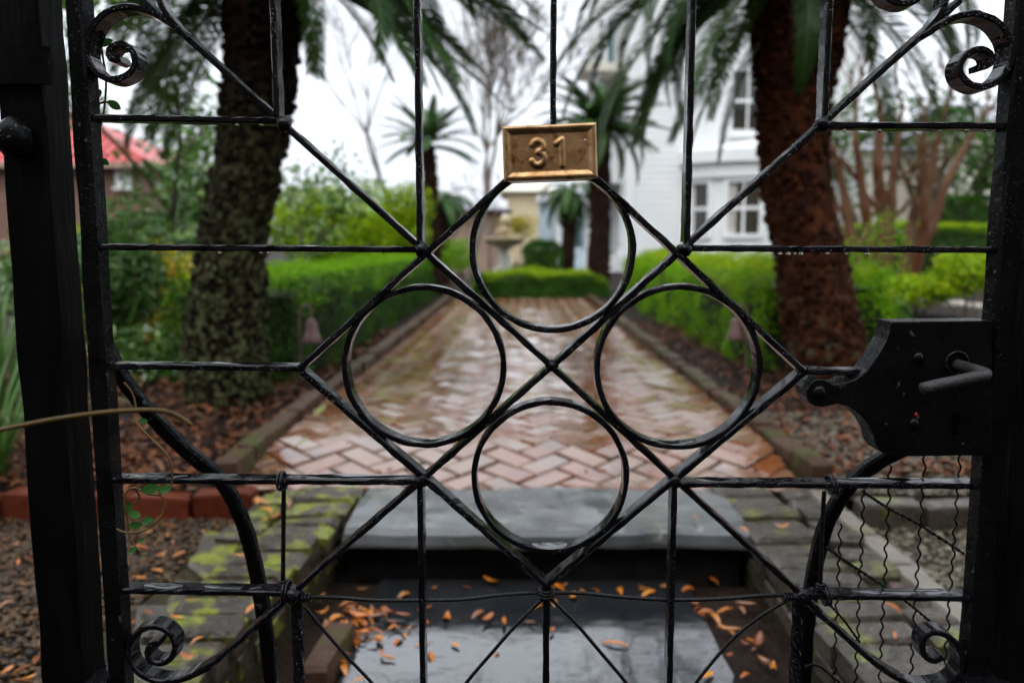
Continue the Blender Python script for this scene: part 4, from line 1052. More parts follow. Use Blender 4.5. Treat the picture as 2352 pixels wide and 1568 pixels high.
# pale stone edging and mulch beyond the right palm
t = thing('stone_edging', 'pale uneven stone edging around the mulch bed on the right', 'edging', (X(2180, 8.3), 8.3, .15))
for k, (u, v) in enumerate(((2065, 687), (2095, 686), (2127, 686), (2160, 690), (2195, 694), (2235, 698), (2275, 703))):
    p = at_z(u, v, .2); mb = MB().prism([(p.x - .11, p.y - .09), (p.x + .12, p.y - .10), (p.x + .13, p.y + .09), (p.x - .12, p.y + .1)], .1, .215, .02, .01)
    mb.build('stone', 'palestone', t)
relief('mulch', X(2020, 7.0), X(2420, 7.0), 5.6, 7.9, .185, .02, 'mulch', .08)

# strap-leaved clump behind the left post
def blades(name, label, c, n, L, w, seed, m='strap', lean=.5):
    r = random.Random(seed); t = thing(name, label, 'plant', c, 'strap leaved plants')
    for k in range(n):
        az = r.uniform(0, 6.28); l = L * r.uniform(.6, 1.1); ln = lean * r.uniform(.4, 1.3); v = []; f = []
        d = Vector((math.cos(az), math.sin(az), 0)); b = Vector((-d.y, d.x, 0)); N = 9
        for i in range(N):
            s = i / (N - 1); p = d * (ln * l * s ** 1.6) + Vector((0, 0, l * (s - .55 * ln * s ** 2.6)))
            p += d * .03 + b * (k % 5 - 2) * .012; hw = w * .5 * (1 - s ** 2.5) + .0006
            v += [p - b * hw, p + b * hw + Vector((0, 0, 0))]
        for i in range(N - 1): f.append((2 * i, 2 * i + 1, 2 * i + 3, 2 * i + 2))
        mb = MB(); mb.add([q + Vector(c) for q in v], f).build('blade', m, t, smooth=True)
    return t
blades('strap_leaf_plant', 'green strap leaved clump at the left edge behind the left post', (at_y(-25, 1000, 2.8).x, 2.8, .16), 60, .8, .013, 111, lean=.8)
blades('strap_leaf_plant', 'arching green grassy clump farther back at the left edge', (at_y(0, 800, 4.0).x, 4.0, .16), 50, .95, .016, 112, lean=.7)
blades('strap_leaf_plant', 'pale green grassy clump beside the autumn tinged shrub', (at_y(280, 800, 5.2).x, 5.2, .16), 30, .7, .02, 113, lean=.7)

# bell shaped path lights
def path_light(u, v, Y, label, m='copper', flip=1):
    p = at_y(u, v, Y); t = thing('path_light', label, 'lamp', (p.x - .07 * flip, Y, .14), 'bell shaped path lights')
    top = p.z + .10
    MB().tube(smooth_path([(p.x - .07 * flip, Y, .12), (p.x - .07 * flip, Y, top - .04), (p.x - .06 * flip, Y, top + .03), (p.x - .03 * flip, Y, top + .055), (p.x, Y, top + .03), (p.x, Y, top - .02)], 6), .006, 8).build('stem', m, t, smooth=True)
    MB().lathe([(.008, .075), (.018, .07), (.028, .05), (.034, .01), (.045, -.03), (.062, -.065), (.060, -.066), (.04, -.03), (.0, -.01)][::-1], (p.x, Y, p.z), 20).build('shade', m, t, smooth=True)
path_light(716, 760, 4.72, 'pinkish bell shaped path light hanging in front of the left hedge')
path_light(1690, 755, 5.05, 'grey pink bell shaped path light in front of the right hedge', flip=-1)

# ================================================================== GRAVEL, LITTER AND FALLEN LEAVES
bm = bmesh.new(); bmesh.ops.create_icosphere(bm, subdivisions=1, radius=1)
ICV = np.array([tuple(v.co) for v in bm.verts]); ICF = np.array([[v.index for v in f.verts] for f in bm.faces]); bm.free()
def pebbles(name, label, x0, x1, y0, y1, z, n, size, m, seed, reject=None):
    rr = np.random.default_rng(seed)
    P = np.stack([rr.uniform(x0, x1, n), rr.uniform(y0, y1, n), np.full(n, z)], 1)
    if reject is not None: P = P[~reject(P)]
    n = len(P)
    s = size * rr.lognormal(0, .35, (n, 1, 1)); sc = np.stack([rr.uniform(.8, 1.4, n), rr.uniform(.7, 1.1, n), rr.uniform(.45, .75, n)], 1)[:, None, :]
    a = rr.uniform(0, 6.28, n); ca, sa = np.cos(a)[:, None], np.sin(a)[:, None]
    v = ICV[None] * sc * s * (1 + rr.normal(0, .06, (n, len(ICV), 1)))
    V = np.stack([v[..., 0] * ca - v[..., 1] * sa, v[..., 0] * sa + v[..., 1] * ca, v[..., 2]], -1) + P[:, None, :]
    F = (ICF[None] + (np.arange(n) * len(ICV))[:, None, None]).reshape(-1, 3)
    o = np_build(name, V.reshape(-1, 3), F, m, smooth=True, kind='stuff'); return tag(o, label, 'gravel')
pebbles('gravel', 'wet brown pebbles lying left of the cheek wall', -1.9, -0.87, 1.25, 2.56, .103, 9000, .0072, 'pebble', 121)
pebbles('gravel', 'pale wet gravel right of the right cheek wall', 1.0, 2.0, 1.25, 2.5, .103, 8000, .0065, 'pebble2', 122)
pebbles('gravel', 'pale scattered gravel on the bed behind the lock', 1.12, 2.4, 2.6, 3.9, .182, 9000, .007, 'pebble2', 123)

def leaf_shape(L, W, curl, bend, seed):
    r = random.Random(seed); v = []; f = []; n = 7
    for i in range(n):
        s = i / (n - 1); w = W * .5 * math.sin(math.pi * (s * .94 + .03)) ** .8
        x = L * (s - .5); z = bend * L * (s - .5) ** 2 * 4 * .25
        for q in (-1, 0, 1): v.append((x, q * w, z + curl * w * abs(q) + r.uniform(-.0006, .0006)))
    for i in range(n - 1):
        for q in range(2): f.append((i * 3 + q, i * 3 + q + 1, i * 3 + q + 4, i * 3 + q + 3))
    return v, f
LM = []
for k in range(8):
    v, f = leaf_shape((.05, .066, .058, .042, .072, .048, .06, .054)[k], (.013, .019, .022, .017, .014, .02, .012, .018)[k], (.2, .5, .9, .3, .7, -.4, 1.3, .4)[k], (.4, -.5, 1.0, .1, -.2, .8, .5, -.9)[k], k)
    LM.append(MB().add(v, f).mesh('fallen_leaf', 'leafbrown', smooth=True))
def fallen(pts, z, label, group, seed, zc=None, sc=1.0):
    r = random.Random(seed)
    for (u, v) in pts:
        p = at_z(u, v, z)
        o = link('fallen_leaf', r.choice(LM), None, (p.x, p.y, p.z + .0015)); tag(o, label, 'leaf', group)
        o.rotation_euler = (r.gauss(0, .12), r.gauss(0, .08), r.uniform(0, 6.28)); s = sc * r.uniform(.45, 1.1); o.scale = (s, s, s)
def za(l): return [((830 + x / 2.8) / 1.063, (1107 + y / 2.8) / 1.063) for x, y in l]
def zr(l): return [((1660 + x / 2.8) / 1.063, (1107 + y / 2.8) / 1.063) for x, y in l]
def zl(l): return [((x / 2.8) / 1.063, (1107 + y / 2.8) / 1.063) for x, y in l]
fallen(za([(60, 1250), (130, 1150), (60, 1050), (180, 1180), (250, 1120), (300, 1060), (330, 1100), (430, 1110), (400, 1180), (360, 1150), (270, 1260), (240, 1280), (30, 1460), (20, 1350), (90, 1220), (150, 1230), (110, 1290), (20, 1180), (200, 1100), (160, 1080), (350, 1190), (100, 1100), (40, 1300), (10, 1420), (220, 1210), (120, 1550)] + [(random.gauss(90, 95), random.gauss(1190, 110)) for _ in range(34)]), .010,
       'orange brown leaf in the heap between the landing slab and the left cheek wall', 'leaves heaped left of the landing', 131)
fallen(za([(470, 1200), (440, 1240), (400, 1280), (320, 1400), (600, 1150), (620, 1380), (560, 1300), (730, 1120), (790, 1310), (580, 1060), (950, 1090), (1010, 1140), (1120, 1160), (1300, 1160), (1450, 1220), (1370, 1040), (1460, 1010), (1070, 1370), (1880, 1300)]), .004,
       'orange leaf lying on the wet landing slab', 'leaves on the landing slab', 132)
fallen(za([(440, 960), (640, 920), (860, 915), (1030, 890), (1530, 910), (1600, 980), (1740, 930), (1910, 930), (2080, 920), (2220, 910), (1480, 905), (1660, 940), (2120, 950), (2060, 930)]), .004,
       'orange leaf at the foot of the dark step riser', 'leaves along the riser', 133)
fallen(zr([(60, 920), (100, 1030), (180, 1080), (240, 1120), (310, 1070), (450, 1040), (310, 1200), (350, 1210), (450, 1290), (540, 1300), (340, 1375), (570, 1420), (640, 1460), (450, 1510), (190, 1515), (220, 860), (480, 1275), (520, 1330), (600, 1440), (160, 1110), (130, 1050), (420, 1060)]), .004,
       'orange leaf between the landing slab and the right cheek wall', 'leaves right of the landing', 134)
fallen(zr([(690, 490), (430, 515), (1450, 1050), (1470, 1240), (1180, 260)]), .178, 'fallen leaf lying on the right brick cheek wall', 'leaves on the right cheek wall', 135)
fallen(zr([(100, 440)]) + [(870, 1170)], .168, 'pale fallen leaf lying on the grey stone step', 'leaves on the step', 136, sc=.8)
fallen(zl([(1730, 1050), (1640, 700), (1300, 1000), (1210, 1120), (1300, 1380), (1770, 330), (1820, 380), (1880, 420), (1820, 450), (2190, 120), (1980, 340), (1800, 340), (1350, 1270), (1860, 400), (1750, 310), (2300, 250), (2100, 60)]), .178,
       'fallen leaf lying on the mossy left cheek wall', 'leaves on the left cheek wall', 137)
fallen(zl([(1150, 560), (1070, 800), (950, 850), (1250, 670), (1420, 540), (100, 630), (120, 760), (170, 890), (50, 1020), (40, 1490), (200, 1530), (990, 1390), (1100, 690), (1220, 690), (60, 300), (100, 100), (1020, 540), (950, 640), (1180, 600)]), .115,
       'brown fallen leaf on the gravel by the left gate stile', 'leaves on the left gravel', 138)
for (u, v, lab) in ((735, 945, 'pale green leaf lying on the left brick edging, farther one'), (690, 1022, 'pale green leaf lying on the left brick edging, nearer one')):
    p = at_z(u, v, .245); vv, ff = leaf_shape(.075, .032, .3, .2, 3)
    o = link('fallen_leaf', MB().add(vv, ff).mesh('fallen_leaf', 'paleleaf', smooth=True), None, (p.x, p.y, .25)); tag(o, lab, 'leaf'); o.rotation_euler = (.2, -.5, 1.0 + u)
def litter(name, label, x0, x1, y0, y1, n, size, seed, z=.185, reject=None):
    rr = np.random.default_rng(seed)
    P = np.stack([rr.uniform(x0, x1, n), y0 + (y1 - y0) * rr.uniform(0, 1, n) ** 1.6, np.full(n, z)], 1)
    P[:, 2] += rr.uniform(-.012, .02, n)
    N = np.tile([[0, 0, 1.0]], (n, 1))
    V, F = leaf_arrays(P, N, size, size * .32, .35, .08, True, 0, rr)
    o = np_build(name, V, F, 'litter', kind='stuff'); return tag(o, label, 'leaf litter')
litter('leaf_litter', 'brown leaf litter covering the left planting bed', -3.6, -1.1, 2.66, 7.5, 7500, .06, 141)
litter('leaf_litter', 'red brown leaf litter covering the right planting bed', 1.10, 3.2, 2.8, 8.5, 5600, .055, 142)
litter('leaf_litter', 'thin leaf litter on the gravel left of the gate', -1.9, -.8, 1.5, 2.55, 110, .05, 143, .112)
litter('leaf_litter', 'sparse leaf scraps scattered over the brick path', -1.0, .98, 2.8, 9, 170, .04, 144, .176)

# ================================================================== THE GATE
GY = 0.87                                      # plane of the gate
gate = thing('garden_gate', 'black wrought iron garden gate of circles and crossing bars with a brass plaque', 'gate', ((at_y(1232, 784, GY)).x, GY, 0.05))
_k = [0]
def G2(u, v, Y=GY): p = at_y(u, v, Y); return (p.x, p.z)
def strip(pts, w=.0066, dep=.021, closed=False, Y=GY, jit=.0006, step=.008, taper=None, dtaper=None, name='bar', m='iron', parent=None, twist=False):
    """flat iron bar set edge-on, swept along a line in the gate plane (points are x,z)"""
    _k[0] += 1
    yo = (_k[0] % 9) * .00045
    P = [Vector((p[0], p[1])) for p in pts]
    # resample
    seg = P + ([P[0]] if closed else [])
    L = [0]
    for i in range(len(seg) - 1): L.append(L[-1] + (seg[i + 1] - seg[i]).length)
    n = max(2, int(L[-1] / step)); Q = []
    for i in range(n if closed else n + 1):
        s = L[-1] * i / n; j = 0
        while j < len(L) - 2 and L[j + 1] < s: j += 1
        Q.append(seg[j].lerp(seg[j + 1], (s - L[j]) / max(1e-9, L[j + 1] - L[j])))
    v = []; f = []; N = len(Q); K = 8; sd = _k[0] * 7.3
    for i, p in enumerate(Q):
        a = Q[(i - 1) % N] if closed or i > 0 else p; b = Q[(i + 1) % N] if closed or i < N - 1 else p
        t = (b - a).normalized(); nn = Vector((-t.y, t.x)); s = i / max(1, N - 1)
        hw = w / 2 * (taper(s) if taper else 1); hd = dep / 2 * (dtaper(s) if dtaper else 1); c = min(hw, hd) * .38
        for k, (x, y) in enumerate(((-hw, -hd + c), (-hw + c, -hd), (hw - c, -hd), (hw, -hd + c), (hw, hd - c), (hw - c, hd), (-hw + c, hd), (-hw, hd - c))):
            x += jit * 1.6 * mn.noise((i * .45 + sd, k * 2.1, 0)) ; yy = y + jit * 1.6 * mn.noise((i * .45, k * 1.7, sd))
            if twist:
                q = s * twist; x, yy = x * math.cos(q) - yy * math.sin(q), x * math.sin(q) + yy * math.cos(q)
            v.append((p.x + nn.x * x, Y + dep / 2 * 0 + yy + yo, p.y + nn.y * x))
    for i in range(N if closed else N - 1):
        j = (i + 1) % N
        for k in range(K): f.append((i * K + k, j * K + k, j * K + (k + 1) % K, i * K + (k + 1) % K))
    if not closed: f += [tuple(range(K)), tuple(range((N - 1) * K, N * K))[::-1]]
    return MB().add(v, f).build(name, m, parent or gate)
def line(a, b, name='bar', **k): return strip([G2(*a), G2(*b)], name=name, **k)
A, B_, C_, D_ = (655, 285), (968, 572), (1573, 572), (1888, 288)
E, F_, CEN = (690, 845), (1843, 852), (1267, 840)
Gn, H_, I_, J_, K_ = (970, 1101), (1550, 1104), (672, 1362), (1838, 1368), (1255, 1338)
Ytop = 1.5
# stiles and rails
sl = at_y(202, 853, GY - .012).x, at_y(241, 853, GY - .012).x
sr = at_y(2283, 735, GY - .012).x, at_y(2283, 735, GY - .012).x + .024
def rough_post(name, x0, x1, y0, y1, z0, z1, m, parent, amp=.0012, nz=90):
    """square bar with uneven painted faces"""
    v = []; f = []; ring = []
    c = .003
    base = [(x0 + c, y0), (x1 - c, y0), (x1, y0 + c), (x1, y1 - c), (x1 - c, y1), (x0 + c, y1), (x0, y1 - c), (x0, y0 + c)]
    for i in range(nz + 1):
        z = z0 + (z1 - z0) * i / nz
        for k, (x, y) in enumerate(base):
            v.append((x + amp * mn.noise((x * 30, z * 14, k * 3.3)), y + amp * mn.noise((y * 30, z * 14, k * 5.1)), z))
    for i in range(nz):
        for k in range(8): f.append((i * 8 + k, i * 8 + (k + 1) % 8, i * 8 + 8 + (k + 1) % 8, i * 8 + 8 + k))
    f += [tuple(range(8))[::-1], tuple(range(nz * 8, nz * 8 + 8))]
    return MB().add(v, f).build(name, m, parent, smooth=False)
rough_post('stile', sl[0], sl[1], GY - .013, GY + .014, .05, Ytop, 'iron_dull', gate)
rough_post('stile', sr[0], sr[1], GY - .013, GY + .014, .05, Ytop, 'iron_dull', gate)
strip([(sl[1] - .004, .08), (sr[0] + .004, .08)], .02, .022, name='bottom_rail')
strip([(sl[1] - .004, Ytop - .03), (sr[0] + .004, Ytop - .03)], .02, .022, name='top_rail')
# straight bars
def up_to(u, v, zt):
    p = G2(u, v); return (p[0], zt)
zt, zb = Ytop - .03, .08
for (u, v) in ((640, 268), (966, 556), (1575, 556), (1889, 278)):
    p = G2(u, v); strip([p, (p[0], zt)], name='vertical_bar')
p = G2(1270, 290); strip([p, (p[0], zt)], name='vertical_bar', w=.006)
for (u, v) in ((966, 1108), (1255, 1345), (1546, 1110)):
    p = G2(u, v); strip([p, (p[0], zb)], name='vertical_bar', w=.0066 if u != 1255 else .0075, dep=.016 if u == 1255 else .021)
p = G2(680, 1372); strip([p, (p[0], zb)], .0115, .0105, name='twisted_bar', twist=22)
p = G2(1834, 1378); strip([p, (p[0], zb)], .0115, .0105, name='twisted_bar', twist=22)
hb = {}
for key, (a, b) in {'h1l': ((205, 272), (642, 279)), 'h1r': ((1898, 289), (2300, 292)), 'h2l': ((222, 567), (955, 573)), 'h2r': ((1588, 570), (2285, 574)), 'h3l': ((250, 839), (684, 844)),
                    'h3r': ((1848, 850), (2010, 853)), 'h4l': ((268, 1098), (960, 1102)), 'h4r': ((1560, 1107), (2240, 1111)), 'h5l': ((288, 1350), (655, 1356)), 'h5r': ((1856, 1363), (2220, 1368))}.items():
    hb[key] = line(a, b, 'horizontal_bar', w=.0066)
def film(key, a, b, dep=.0095, lift=.0036):
    p, q = G2(*a), G2(*b); v = []; f = []; n = max(6, int((q[0] - p[0]) / .012))
    for i in range(n + 1):
        s = i / n; x = p[0] + (q[0] - p[0]) * s; z = p[1] + (q[1] - p[1]) * s + lift
        w = min(1, .25 + 3 * min(s, 1 - s)) * (.82 + .18 * mn.noise((x * 90, 3.0, z * 40)))
        v += [(x, GY + .0018 - dep * w, z - .0003), (x, GY + .0018 - dep * w * .6, z + .0002), (x, GY + .0018 + dep * w, z + .0002)]
    for i in range(n):
        for k in range(2): f.append((i * 3 + k, i * 3 + 3 + k, i * 3 + 4 + k, i * 3 + 1 + k))
    MB().add(v, f).build('water_film', 'water_film', hb[key], smooth=True)
for key, a, b in (('h4l', (690, 1100), (952, 1102)), ('h4l', (300, 1098), (430, 1099)), ('h3l', (300, 840), (670, 844)), ('h4r', (1900, 1109), (2190, 1111)), ('h5l', (330, 1351), (420, 1352)), ('h5l', (470, 1353), (600, 1355)), ('h5r', (1960, 1365), (2190, 1368)), ('h4r', (1600, 1107), (1680, 1108))): film(key, a, b)
# two long crossing diagonals and the big diamond
line((380, 40), CEN, 'diagonal_bar'); line(CEN, (1880, 1400), 'diagonal_bar')
line((2200, 5), CEN, 'diagonal_bar'); line(CEN, (640, 1388), 'diagonal_bar')
line((1190, 392), E, 'diagonal_bar'); line((1345, 388), F_, 'diagonal_bar')
line(E, K_, 'diagonal_bar', w=.0072); line(F_, K_, 'diagonal_bar', w=.0072)
# four circles
rings = []
for (uc, vc, u0, u1) in ((1268, 574, 1079, 1459), (975, 841, 788, 1163), (1557, 843, 1364, 1747), (1263, 1093, 1083, 1444)):
    c = G2(uc, vc); a, b = G2(u0, vc), G2(u1, vc); rr_ = (b[0] - a[0]) / 2 - .003; cx = (a[0] + b[0]) / 2
    pts = [(cx + rr_ * math.sin(2 * math.pi * i / 72), c[1] + rr_ * math.cos(2 * math.pi * i / 72)) for i in range(72)]
    o = strip(pts, .0062, .0215, closed=True, name='ring'); rings.append((o, cx, c[1], rr_))
# little pools lying in the bottom of the rings
for (o, cx, cz, rr_) in rings:
    h = .0035; hwid = math.sqrt(2 * rr_ * h) ; v = []; f = []; n = 12
    zt_ = cz - rr_ + .0033 + .0007
    for i in range(n + 1):
        x = -hwid * .8 + 1.6 * hwid * i / n; tp = .3 + .7 * math.sin(math.pi * (i + .15) / (n + .3)) ** .5; zz = zt_ + .0004 * math.cos(i / n * 6.28) + (x * x) / (2 * rr_) * .55
        v += [(cx + x, GY - .0085 * tp, zz - .0006), (cx + x, GY - .004 * tp, zz + .0003), (cx + x, GY + .009 * tp, zz + .0003)]
    for i in range(n):
        for k in range(2): f.append((i * 3 + k, i * 3 + 3 + k, i * 3 + 4 + k, i * 3 + 1 + k))
    MB().add(v, f).build('water_film', 'water_film', o, smooth=True)
# scroll ends
def scroll(pts, name='scroll', w=.0068, dep=.021, per=8, **k):
    q = smooth_path([Vector((*G2(u, v), 0)) for u, v in pts], per); strip([(p.x, p.y) for p in q], w, dep, name=name, step=.005, **k)
scroll([(430, 85), (385, 50), (345, 30), (300, 20), (255, 32), (222, 65), (208, 110), (214, 150), (240, 178), (272, 186), (303, 174), (318, 148), (312, 122), (290, 106), (266, 110), (258, 128), (268, 142), (284, 138)], dep=.026)
scroll([(440, 95), (405, 55), (380, 20), (372, -30), (390, -90)], w=.006)
scroll([(372, 40), (345, 15), (318, -25), (300, -80)], w=.006)
scroll([(2110, 90), (2150, 62), (2195, 42), (2240, 40), (2282, 62), (2308, 105), (2306, 150), (2284, 185), (2250, 204), (2215, 198), (2193, 172), (2196, 145), (2216, 125), (2245, 120), (2264, 133), (2262, 152), (2242, 158)], dep=.027)
scroll([(2090, 105), (2130, 65), (2158, 25), (2165, -30), (2150, -90)], w=.006)
scroll([(2010, -20), (2040, 8), (2080, 12), (2110, -10), (2120, -60)], w=.007, dep=.024)
scroll([(655, 1378), (600, 1425), (540, 1478), (480, 1525), (420, 1552), (365, 1556), (320, 1532), (302, 1495), (310, 1460), (335, 1437), (368, 1432), (398, 1450), (408, 1480), (395, 1508), (365, 1515), (345, 1497), (352, 1474), (372, 1470)], dep=.023)
scroll([(1862, 1390), (1920, 1440), (1980, 1495), (2040, 1540), (2100, 1568), (2160, 1566), (2195, 1540), (2203, 1505), (2190, 1472), (2160, 1448), (2130, 1447), (2112, 1468), (2116, 1496), (2138, 1510), (2158, 1500)], dep=.023)
# welds at the joints
wb = [A, B_, C_, D_, E, F_, CEN, Gn, H_, I_, J_]
for i, (u, v) in enumerate(wb):
    p = at_y(u, v, GY - .003); s = {E: .005, F_: .005, CEN: .0065, I_: .0105, J_: .0105}.get((u, v), .0085)
    MB().blob(p, s, .5, 2, (1, 1.15, 1), i).build('weld', 'iron', gate, smooth=True)
# curved braces behind the lower half
def brace(pts):
    q = smooth_path([Vector((*G2(u, v, .925), 0)) for u, v in pts], 8); pts2 = [(p.x, p.y) for p in q]; pts2.append((pts2[-1][0] + .004, .08))
    strip(pts2, .0165, .015, name='curved_brace', Y=.925, m='iron_dull')
brace([(232, 770), (272, 858), (345, 955), (425, 1035), (500, 1098), (548, 1180), (580, 1280), (600, 1390), (614, 1490), (622, 1570)])
brace([(2090, 1025), (2020, 1062), (1965, 1105), (1920, 1165), (1888, 1245), (1868, 1340), (1855, 1440), (1848, 1570)])
# thin rods and tie wires
def wire(pts, rad=.0016, name='tie_wire', Y=GY, per=6, zig=0.0, m='wire', ys=None):
    q = smooth_path([at_y(u, v, (ys[i] if ys else Y)) for i, (u, v) in enumerate(pts)], per)
    return MB().tube(q, rad, 6).build(name, m, gate, smooth=True)
wire([(652, 1112), (651, 1220), (650, 1335)], .0026, 'thin_rod'); wire([(1893, 1128), (1888, 1220), (1884, 1345)], .0026, 'thin_rod')
wire([(700, 1370), (780, 1372), (860, 1378), (960, 1378), (1060, 1376), (1150, 1366), (1248, 1360)], .0025, 'thin_rod')
wire([(1262, 1361), (1340, 1362), (1430, 1371), (1540, 1377), (1650, 1375), (1740, 1368), (1812, 1366)], .0025, 'thin_rod')
wire([(1246, 1375), (1190, 1430), (1135, 1492), (1065, 1575), (1010, 1660)], .0022, 'thin_rod'); wire([(1266, 1375), (1320, 1428), (1375, 1492), (1445, 1575), (1500, 1650)], .0022, 'thin_rod')
wire([(700, 1392), (745, 1448), (800, 1510), (862, 1576), (920, 1650)], .0022, 'thin_rod'); wire([(1805, 1380), (1750, 1412), (1690, 1460), (1640, 1515), (1590, 1580), (1560, 1640)], .0022, 'thin_rod')
def coil(u, v, n, rad, ax, wr=.0016, pitch=.0035):
    c = at_y(u, v, GY); pts = []
    for i in range(n * 12 + 1):
        q = 2 * math.pi * i / 12; o = (i / 12 - n / 2) * pitch
        if ax == 'x': pts.append((c.x + o, c.y + rad * 1.35 * math.cos(q), c.z + rad * math.sin(q)))
        else: pts.append((c.x + rad * math.cos(q), c.y + rad * 1.2 * math.sin(q), c.z + o))
    MB().tube(pts, wr, 5).build('tie_wire', 'wire', gate, smooth=True)
coil(648, 1104, 2, .0098, 'x'); coil(1910, 1112, 2, .0098, 'x'); coil(660, 1356, 2, .011, 'x'); coil(1895, 1364, 2, .011, 'x'); coil(1256, 1360, 3, .0085, 'z'); coil(700, 1372, 4, .004, 'x'); coil(1812, 1370, 4, .004, 'x'); coil(651, 1338, 2, .004, 'z'); coil(1885, 1345, 2, .004, 'z')
# crimped mesh wires and twisted wires at the lower right
def crimped(a, b, Y=.915):
    p, q = at_y(*a, Y), at_y(*b, Y); n = int((q - p).length / .0022); pts = []
    for i in range(n + 1):
        s = i / n; c = p.lerp(q, s); pts.append((c.x + .0017 * math.sin(i * .0022 / .0175 * 6.28), c.y + .0012 * math.sin(i * .3), c.z))
    MB().tube(pts, .00115, 5).build('crimped_wire', 'wire', gate, smooth=True)
for a, b in (((1931, 1202), (1912, 1640)), ((1984, 1122), (1962, 1640)), ((2045, 1068), (2016, 1640)), ((2126, 1030), (2086, 1640)), ((2207, 1030), (2162, 1640))): crimped(a, b)
def twisted(pts, Y=.91):
    q = smooth_path([at_y(u, v, Y) for u, v in pts], 24); mb = MB()
    for ph in (0, math.pi):
        mb.tube([p + Vector((0, math.cos(i * .9 + ph), math.sin(i * .9 + ph))) * .0013 for i, p in enumerate(q)], .0011, 4)
    mb.build('twisted_wire', 'wire', gate, smooth=True)
twisted([(1979, 1127), (2030, 1160), (2120, 1210), (2215, 1272)]); twisted([(1898, 1257), (1960, 1300), (2032, 1347), (2090, 1388), (2150, 1438)]); twisted([(1894, 1376), (1935, 1420), (1975, 1475)]); twisted([(1850, 1530), (1880, 1528), (1920, 1560), (1990, 1610)])
# hinge straps low on both sides, hinge knuckle on the left
strip([G2(225, 1556), G2(275, 1552)], .02, .05, name='hinge_strap', Y=.86); strip([G2(2190, 1556), G2(2290, 1560)], .02, .05, name='hinge_strap', Y=.86)
# ---- brass number plaque
PYF = GY - .024
pc = at_y(1263, 350, PYF); pw = (at_y(1371, 345, PYF).x - at_y(1155, 345, PYF).x); ph = at_y(1263, 286, PYF).z - at_y(1263, 414, PYF).z
def stroke_d(x, z, segs):
    best = 9
    for (ax, az, bx, bz) in segs:
        dx, dz = bx - ax, bz - az; t = max(0, min(1, ((x - ax) * dx + (z - az) * dz) / (dx * dx + dz * dz + 1e-12)))
        best = min(best, math.hypot(x - ax - dx * t, z - az - dz * t))
    return best
def arc(cx, cz, r_, a0, a1, n=10): return [(cx + r_ * math.cos(R(a0 + (a1 - a0) * i / n)), cz + r_ * math.sin(R(a0 + (a1 - a0) * i / n))) for i in range(n + 1)]
three = arc(-.0125, .0062, .0056, 160, -80) + arc(-.0125, -.0062, .0066, 85, -160)
one = [(.0075, .0085), (.0125, .0118), (.0125, -.0135)]
segs = [(*a, *b) for q in (three, one) for a, b in zip(q[:-1], q[1:])]
NX, NZ = 150, 90; v = []; f = []
def sstep(a, b, x): t = max(0, min(1, (x - a) / (b - a))); return t * t * (3 - 2 * t)
for j in range(NZ + 1):
    for i in range(NX + 1):
        x = pw * (i / NX - .5); z = ph * (j / NZ - .5)
        e = min(pw / 2 - abs(x), ph / 2 - abs(z))
        h = .0036 * math.sin(min(1, e / .0026) * math.pi / 2) - .0028 * sstep(.0034, .0098, e)
        dd = stroke_d(x, z, segs)
        h += .0019 * (1 - sstep(.0006, .0042, dd)) + .00035 * mn.noise((x * 60, z * 60, 4.0))
        v.append((x, -h, z))
for j in range(NZ):
    for i in range(NX): f.append((j * (NX + 1) + i, j * (NX + 1) + i + 1, (j + 1) * (NX + 1) + i + 1, (j + 1) * (NX + 1) + i))
me = MB().add(v, f).mesh('number_plaque', 'brass', smooth=True)
plq = link('number_plaque', me, gate, pc - WL[gate]); plq.rotation_euler = (R(-2), R(-2.1), R(-1.5)); plq['label'] = 'brass plaque embossed with the worn number 31'
mb = MB(); mb.box(-pw / 2, pw / 2, .0002, .020, -ph / 2, ph / 2); link('plaque_case', mb.mesh('plaque_case', 'iron'), plq)
def drop(parent, off, r_, long=1.0, flat=1.0):
    mb = MB().lathe([(0.0002, 1.5 * long), (.35, 1.05 * long), (.75, .5), (1, 0), (.92, -.45), (.6, -.8), (.0002, -1)][::-1], (0, 0, 0), 12)
    o = link('water_drop', mb.mesh('water_drop', 'water', smooth=True), parent, off); o.scale = (r_, r_ * flat, r_); return o
for (x, z, s) in ((.036, .012, .0016), (-.042, .021, .0013), (-.006, -.006, .0012), (-.0105, -.0075, .0018), (.010, .023, .0009), (-.021, .024, .002), (.007, .0235, .0009), (-.03, .006, .0008)): drop(plq, (x, -.003, z), s, 1.5, .7)
# ---- lock box
LYF = GY - .022
poly = [(1085, 100), (1072, 180), (1045, 270), (980, 390), (860, 560), (740, 650), (600, 700), (520, 706), (470, 672), (420, 652), (370, 652), (310, 685), (272, 750), (272, 820), (300, 875), (350, 908), (410, 918), (470, 905), (560, 884), (680, 910), (780, 985), (860, 1075), (915, 1180), (945, 1290), (985, 1345), (1060, 1380), (1300, 1388), (1560, 1384), (1860, 1380), (2050, 1380), (2050, 90), (1600, 95)]
poly = [G2((1900 + x / 3.92) / 1.063, (760 + y / 3.92) / 1.063, LYF) for x, y in poly]
n = len(poly); cx = sum(p[0] for p in poly) / n; cz = sum(p[1] for p in poly) / n
v = []
for (dy, sh) in ((.034, 0), (.0012, 0), (0, .0012)):
    for (x, z) in poly:
        d = math.hypot(x - cx, z - cz); v.append((x + (cx - x) / d * sh, LYF + dy, z + (cz - z) / d * sh))
f = [tuple(range(n)), tuple(range(2 * n, 3 * n))[::-1]]
for a in range(2):
    for i in range(n): j = (i + 1) % n; f.append((a * n + i, (a + 1) * n + i, (a + 1) * n + j, a * n + j))
lock = MB().add(v, f).build('lock_box', 'iron_dull', gate)
